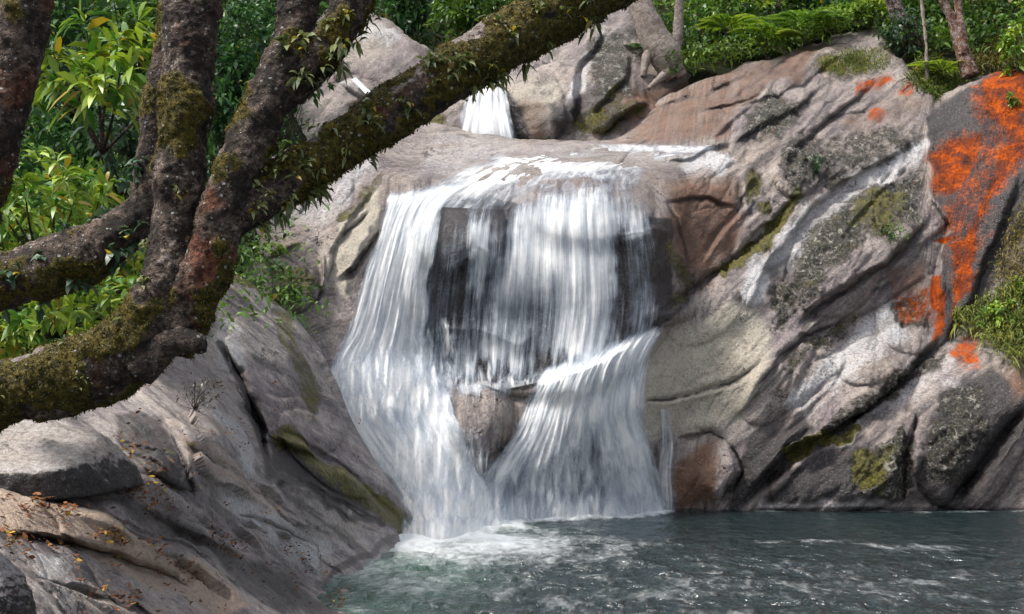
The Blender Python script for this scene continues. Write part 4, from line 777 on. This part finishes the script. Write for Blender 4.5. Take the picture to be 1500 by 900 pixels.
# undergrowth nobody could count on both banks, and the wood far behind
def undergrowth(name, pts, L, pal, hgt, per):
    k = np.repeat(np.arange(len(pts)), per); c = pts[k] + rng.normal(0, 1, (len(k), 3)) * np.array([.3, .25, .22]) * hgt + np.array([0, 0, hgt * .4])
    V, f, t = leaves(c, unit(rand_dir(len(k)) + np.array([0, -.2, .25])), L * rng.uniform(.5, 1.3, len(k)), .38, .3, tints(len(k), pal, .01, np.clip(fbm(c * .9, 3, 231) * 2.6 - .9, 0, 1)))
    o = mesh_obj(name, V, f, M['leaf'], None, True, {'tint': t}); o['kind'] = 'stuff'; return o
pl, _, _ = scatter_on(hl, -500, 440, -150, 520, 4200); undergrowth('undergrowth', pl, .15, ((.025, .075, .028), (.17, .31, .06)), .9, 12)
rx_ = rng.uniform(985, 1330, 230); ry_ = np.interp(rx_, [985,1040,1130,1222,1290,1330], [118,104,82,50,42,90]) - rng.uniform(-2, 26, 230)
undergrowth('undergrowth', P(rx_, ry_, np.interp(rx_, [985,1130,1290,1330], [29.2,30.6,31.9,30.6])), .16, ((.05, .12, .02), (.24, .36, .06)), .5, 9)
pr, qx, qy = scatter_on(hr, 930, 1800, -150, 95, 3000); ok = qy < hr(qx, qy) * 0 + np.interp(qx, [930,1000,1130,1290,1340,1400,1500,1800], [118,112,88,46,92,112,94,60]); undergrowth('undergrowth', pr[ok], .2, ((.03, .085, .02), (.16, .28, .05)), .9, 10)
n = 2600; fx = rng.uniform(-30, 40, n); fy = 33 + rng.random(n) * 30; fz = 4 + sstep(34, 80, fy) * 45 + rng.uniform(0, 5, n)
undergrowth('forest', np.stack([fx, fy, fz], -1), .34, ((.012, .04, .014), (.065, .13, .03)), 2.4, 26)
# trees and ferns standing above the right slope
FN = [('bright tree fern arching over the rock beside the pale trunk', 1065, 45, 31.5, .9, G_BRIGHT, 1.2), ('light green tree fern at the centre of the fern row', 1125, 62, 31, 1.0, G_BRIGHT, .8), ('spreading fern hanging over the brown slab edge', 1180, 45, 31.5, 1.15, G_MID, .9),
      ('green fern next to the dark leaning trunk above the slope', 1225, 35, 32.5, 1.0, G_MID, .8), ('tall pale fern crown above the fern row', 1140, 5, 34, 1.2, G_BRIGHT, 1.8), ('low fern at the foot of the pale trunk', 1020, 90, 30.2, .6, G_MID, .2),
      ('rosette fern perched near the top of the bare slope', 1275, 22, 32.5, .8, G_BRIGHT, .7), ('small fern in the grassy gully under the reddish trunks', 1380, 105, 29.3, .7, G_BRIGHT, .1), ('drooping fern on the shaded rock by the pale roots', 925, 75, 30.3, .45, G_MID, .1)]
for lab, px, py, Y, L, pal, tr in FN:
    p = P(px, py, Y); fern('fern', lab, 'ferns above the slope', tuple(p - np.array([0, 0, tr])), 11, L, pal, .8, tr)
RB = [('leafy bush behind the ferns beside the pale trunk', 1050, 15, 33.5, 60, 50, 120, 12, .2, G_MID, 0), ('dark bush between fern row and leaning trunk', 1200, 5, 34.5, 70, 50, 120, 12, .2, G_DARK, 0), ('rounded blue green bush on the rim of the slope', 1325, 50, 30.6, 32, 32, 90, 12, .14, G_BLUE, 0),
      ('bright leafy shrub at the right edge above the orange rock', 1492, 60, 28.2, 30, 55, 70, 10, .16, G_BRIGHT, 0), ('green shrub behind the reddish trunks', 1350, 12, 33, 45, 40, 110, 12, .18, G_MID, 0), ('olive thicket at the top right behind the grass', 1450, 15, 33, 80, 40, 150, 12, .16, ((.05, .07, .02), (.14, .16, .04)), 0),
      ('young green tree behind the diagonal limb near the upper fall', 690, 10, 36, 60, 50, 150, 12, .24, G_MID, .08), ('dark tree at the back left of the upper fall', 600, 15, 38, 60, 60, 170, 12, .26, G_DARK, .1), ('dark bush wedged above the rock by the pale roots', 985, 60, 30.4, 26, 45, 90, 10, .14, G_MID, 0)]
for lab, px, py, Y, rx, rz, nt_, per, L, pal, tr in RB:
    c = P(px, py, Y); s = Y / F
    shrub('young_tree' if tr else 'bush', lab, 'tree' if tr else 'bush', 'bushes behind the rocks', c - np.array([0, 0, rz * s * 1.25 + tr * 12]), c, (rx * s, rx * s * .8, rz * s), nt_, per, L, pal, .4, .01, trunk=tr or None)
# bare trunks
def bare_tree(label, stems, mat, seed, crown=None):
    r0 = stems[0][0]; root = empty('slender_tree', tuple(P(r0[0], r0[1], r0[2])), label, 'tree')
    for k, rows in enumerate(stems):
        V, f, N = tube(wp(rows), 90, 18, .03, 5, seed + k, .008); mesh_obj('trunk' if k == 0 else 'limb', V, f, M[mat], root, True, {'m1': np.stack([np.full(len(V), .5), 0 * N[:, 0] + .1, np.full(len(V), .6)], -1)})
    if crown:
        c = P(*crown[:3]); s = crown[2] / F; tw, pts, dr, cl = crown_pts(60, 12, c, (crown[3] * s, crown[3] * s, crown[3] * s * .7), .4)
        V, f, t = leaves(pts, dr, .2 * rng.uniform(.6, 1.2, len(pts)), .4, .3, tints(len(pts), G_MID, .02, cl)); mesh_obj('crown', V, f, M['leaf'], root, True, {'tint': t})
    return root
bare_tree('pale twisted tree with spreading roots on the rock top', [[(990,114,29.5,16),(976,84,29.5,24),(958,54,29.5,22),(941,15,29.5,18),(928,-25,29.6,16),(910,-90,29.7,14)], [(965,70,29.55,14),(985,88,29.4,12),(1000,112,29.3,7)], [(975,92,29.5,10),(990,70,29.5,8),(994,30,29.5,7),(996,-20,29.6,6),(1000,-90,29.7,5)], [(962,66,29.5,11),(948,85,29.4,8),(942,112,29.3,4)], [(985,100,29.4,9),(970,112,29.2,6),(950,130,29,3)]], 'bark_pale', 301, (930, -150, 30, 110))
bare_tree('reddish slim trunk pair standing at the head of the orange streak', [[(1422,112,28.9,13),(1408,70,29,10),(1395,30,29,7),(1378,-10,29,6),(1360,-80,29,4)], [(1412,80,28.9,8),(1408,40,28.9,6),(1402,0,29,5),(1398,-80,29,4)]], 'bark_red', 311, (1380, -160, 29.5, 100))
bare_tree('thin pale stem rising from the grassy gully', [[(1358,118,29.2,3),(1357,70,29.2,2.5),(1352,20,29.3,2.2),(1345,-60,29.3,2)]], 'bark_pale', 321)
bare_tree('dark leaning trunk above the fern row', [[(1345,70,30.8,14),(1330,45,30.8,12),(1312,15,30.9,11),(1300,-40,31,10)]], 'bark_dark', 331, (1290, -140, 31.5, 120))
# grass clumps on the right slope
def grass(name, polyg, n, f, L, pal, off=.05):
    pts = np.array(polyg, float); lo, hi = pts.min(0), pts.max(0); px = rng.uniform(lo[0], hi[0], n); py = rng.uniform(lo[1], hi[1], n); keep = poly(px, py, polyg, 6) > rng.random(n); px, py = px[keep], py[keep]
    c = P(px, py, f(px, py) - off); d = unit(np.array([0, -.45, .6]) + rng.normal(0, .45, (len(c), 3)))
    V, fc, t = leaves(c, d, L * rng.uniform(.5, 1.3, len(c)), .07, .55, tints(len(c), pal, .04, np.clip(fbm(c * 1.6, 3, 241) * 2 - .5, 0, 1))); o = mesh_obj(name, V, fc, M['leaf'], None, True, {'tint': t}); o['kind'] = 'stuff'
G_GRASS = ((.05, .085, .015), (.22, .25, .06)); G_STRAW = ((.10, .085, .03), (.30, .25, .10))
grass('grass', [(1200,95),(1240,75),(1290,70),(1305,95),(1270,108),(1225,112)], 2200, cl_depth, .22, G_GRASS)
grass('grass', [(1395,465),(1420,450),(1460,425),(1520,400),(1560,420),(1560,510),(1500,535),(1460,520),(1430,490),(1400,480)], 5200, cl_depth, .35, G_GRASS, .15)
grass('grass', [(1455,400),(1480,330),(1510,280),(1560,300),(1540,420),(1470,430)], 2600, cl_depth, .3, G_STRAW, .1)
grass('grass', [(1330,125),(1345,80),(1420,110),(1400,135),(1370,155)], 1800, lambda x, y: hr(x, y) - .1, .4, G_GRASS)
grass('grass', [(1420,110),(1440,60),(1520,40),(1600,60),(1560,100),(1480,105)], 3600, lambda x, y: hr(x, y) - .1, .45, ((.07, .08, .02), (.24, .22, .08)))
for lab, px, py, rx, ry, nt_, L, pal in (('leafy green clump hanging on the grassy ledge at right edge', 1470, 465, 42, 28, 70, .14, G_BRIGHT), ('bright tuft at the top of the grassy ledge', 1495, 425, 20, 22, 40, .14, G_BRIGHT), ('small dark plant in the mossy cleft of outcrop', 1192, 242, 12, 12, 16, .1, G_DARK), ('tiny green plant rooted on the dark block left of the falls', 405, 362, 18, 12, 14, .09, G_BRIGHT),
                                          ('dark green clump under the dark block left of the falls', 425, 430, 20, 14, 22, .1, G_MID), ('green moss plant on the dark outcrop of the slope', 1305, 340, 26, 16, 34, .08, G_MID), ('small yellow green plant on the orange rock', 1485, 145, 10, 12, 14, .12, G_BRIGHT)):
    Y = float(cl_depth(np.array([px * 1.]), np.array([py * 1.]))[0]) - .15; c = P(px, py, Y); s = Y / F
    shrub('plant', lab, 'plant', None, c - np.array([0, -.2, ry * s]), c, (rx * s, rx * s * .6, ry * s), nt_, 9, L, pal, .32, .02, stem_r=.006)
Y = 11.9; shrub('plant', 'dry twiggy plant on the slab below the broken stub', 'plant', None, P(285, 600, Y), P(285, 575, Y), (.22, .15, .17), 26, 5, .05, ((.03, .03, .02), (.08, .08, .04)), .3, 0, stem_r=.004)

# fallen leaves on the slabs
n = 22000; px = rng.uniform(-20, 540, n); py = rng.uniform(560, 905, n)
tr = np.array([[(0,735),(90,752),(190,800),(280,840)],[(200,725),(280,770),(380,830),(480,890)],[(20,800),(120,830),(200,880)],[(300,560),(360,640)],[(190,670),(240,700)],[(420,800),(500,880)]], dtype=object)
dens = np.maximum.reduce([np.exp(-(segd(px, py, q)[0] / 14) ** 2) for q in tr]) * .75 + .06 * (fbm(px3(px, py, .02), 3, 251) > .5)
dens *= fbm(px3(px, py, .035), 3, 253) > .46; k = rng.random(n) < dens; px, py = px[k], py[k]
c = P(px, py, sl_depth(px, py)) + np.array([0, -.03, .035]); d = unit(rng.normal(0, 1, (len(c), 3)) * np.array([1, 1, .3]))
tn = np.array([(.20, .075, .03), (.10, .05, .03), (.42, .25, .04), (.30, .13, .05)])[rng.choice(4, len(c), p=[.4, .35, .12, .13])] * rng.uniform(.6, 1.2, (len(c), 1))
V, f, t = leaves(c, d, rng.uniform(.018, .055, len(c)), .5, -.1, tn); mesh_obj('leaf_litter', V, f, M['litter'], None, True, {'tint': t})['kind'] = 'stuff'
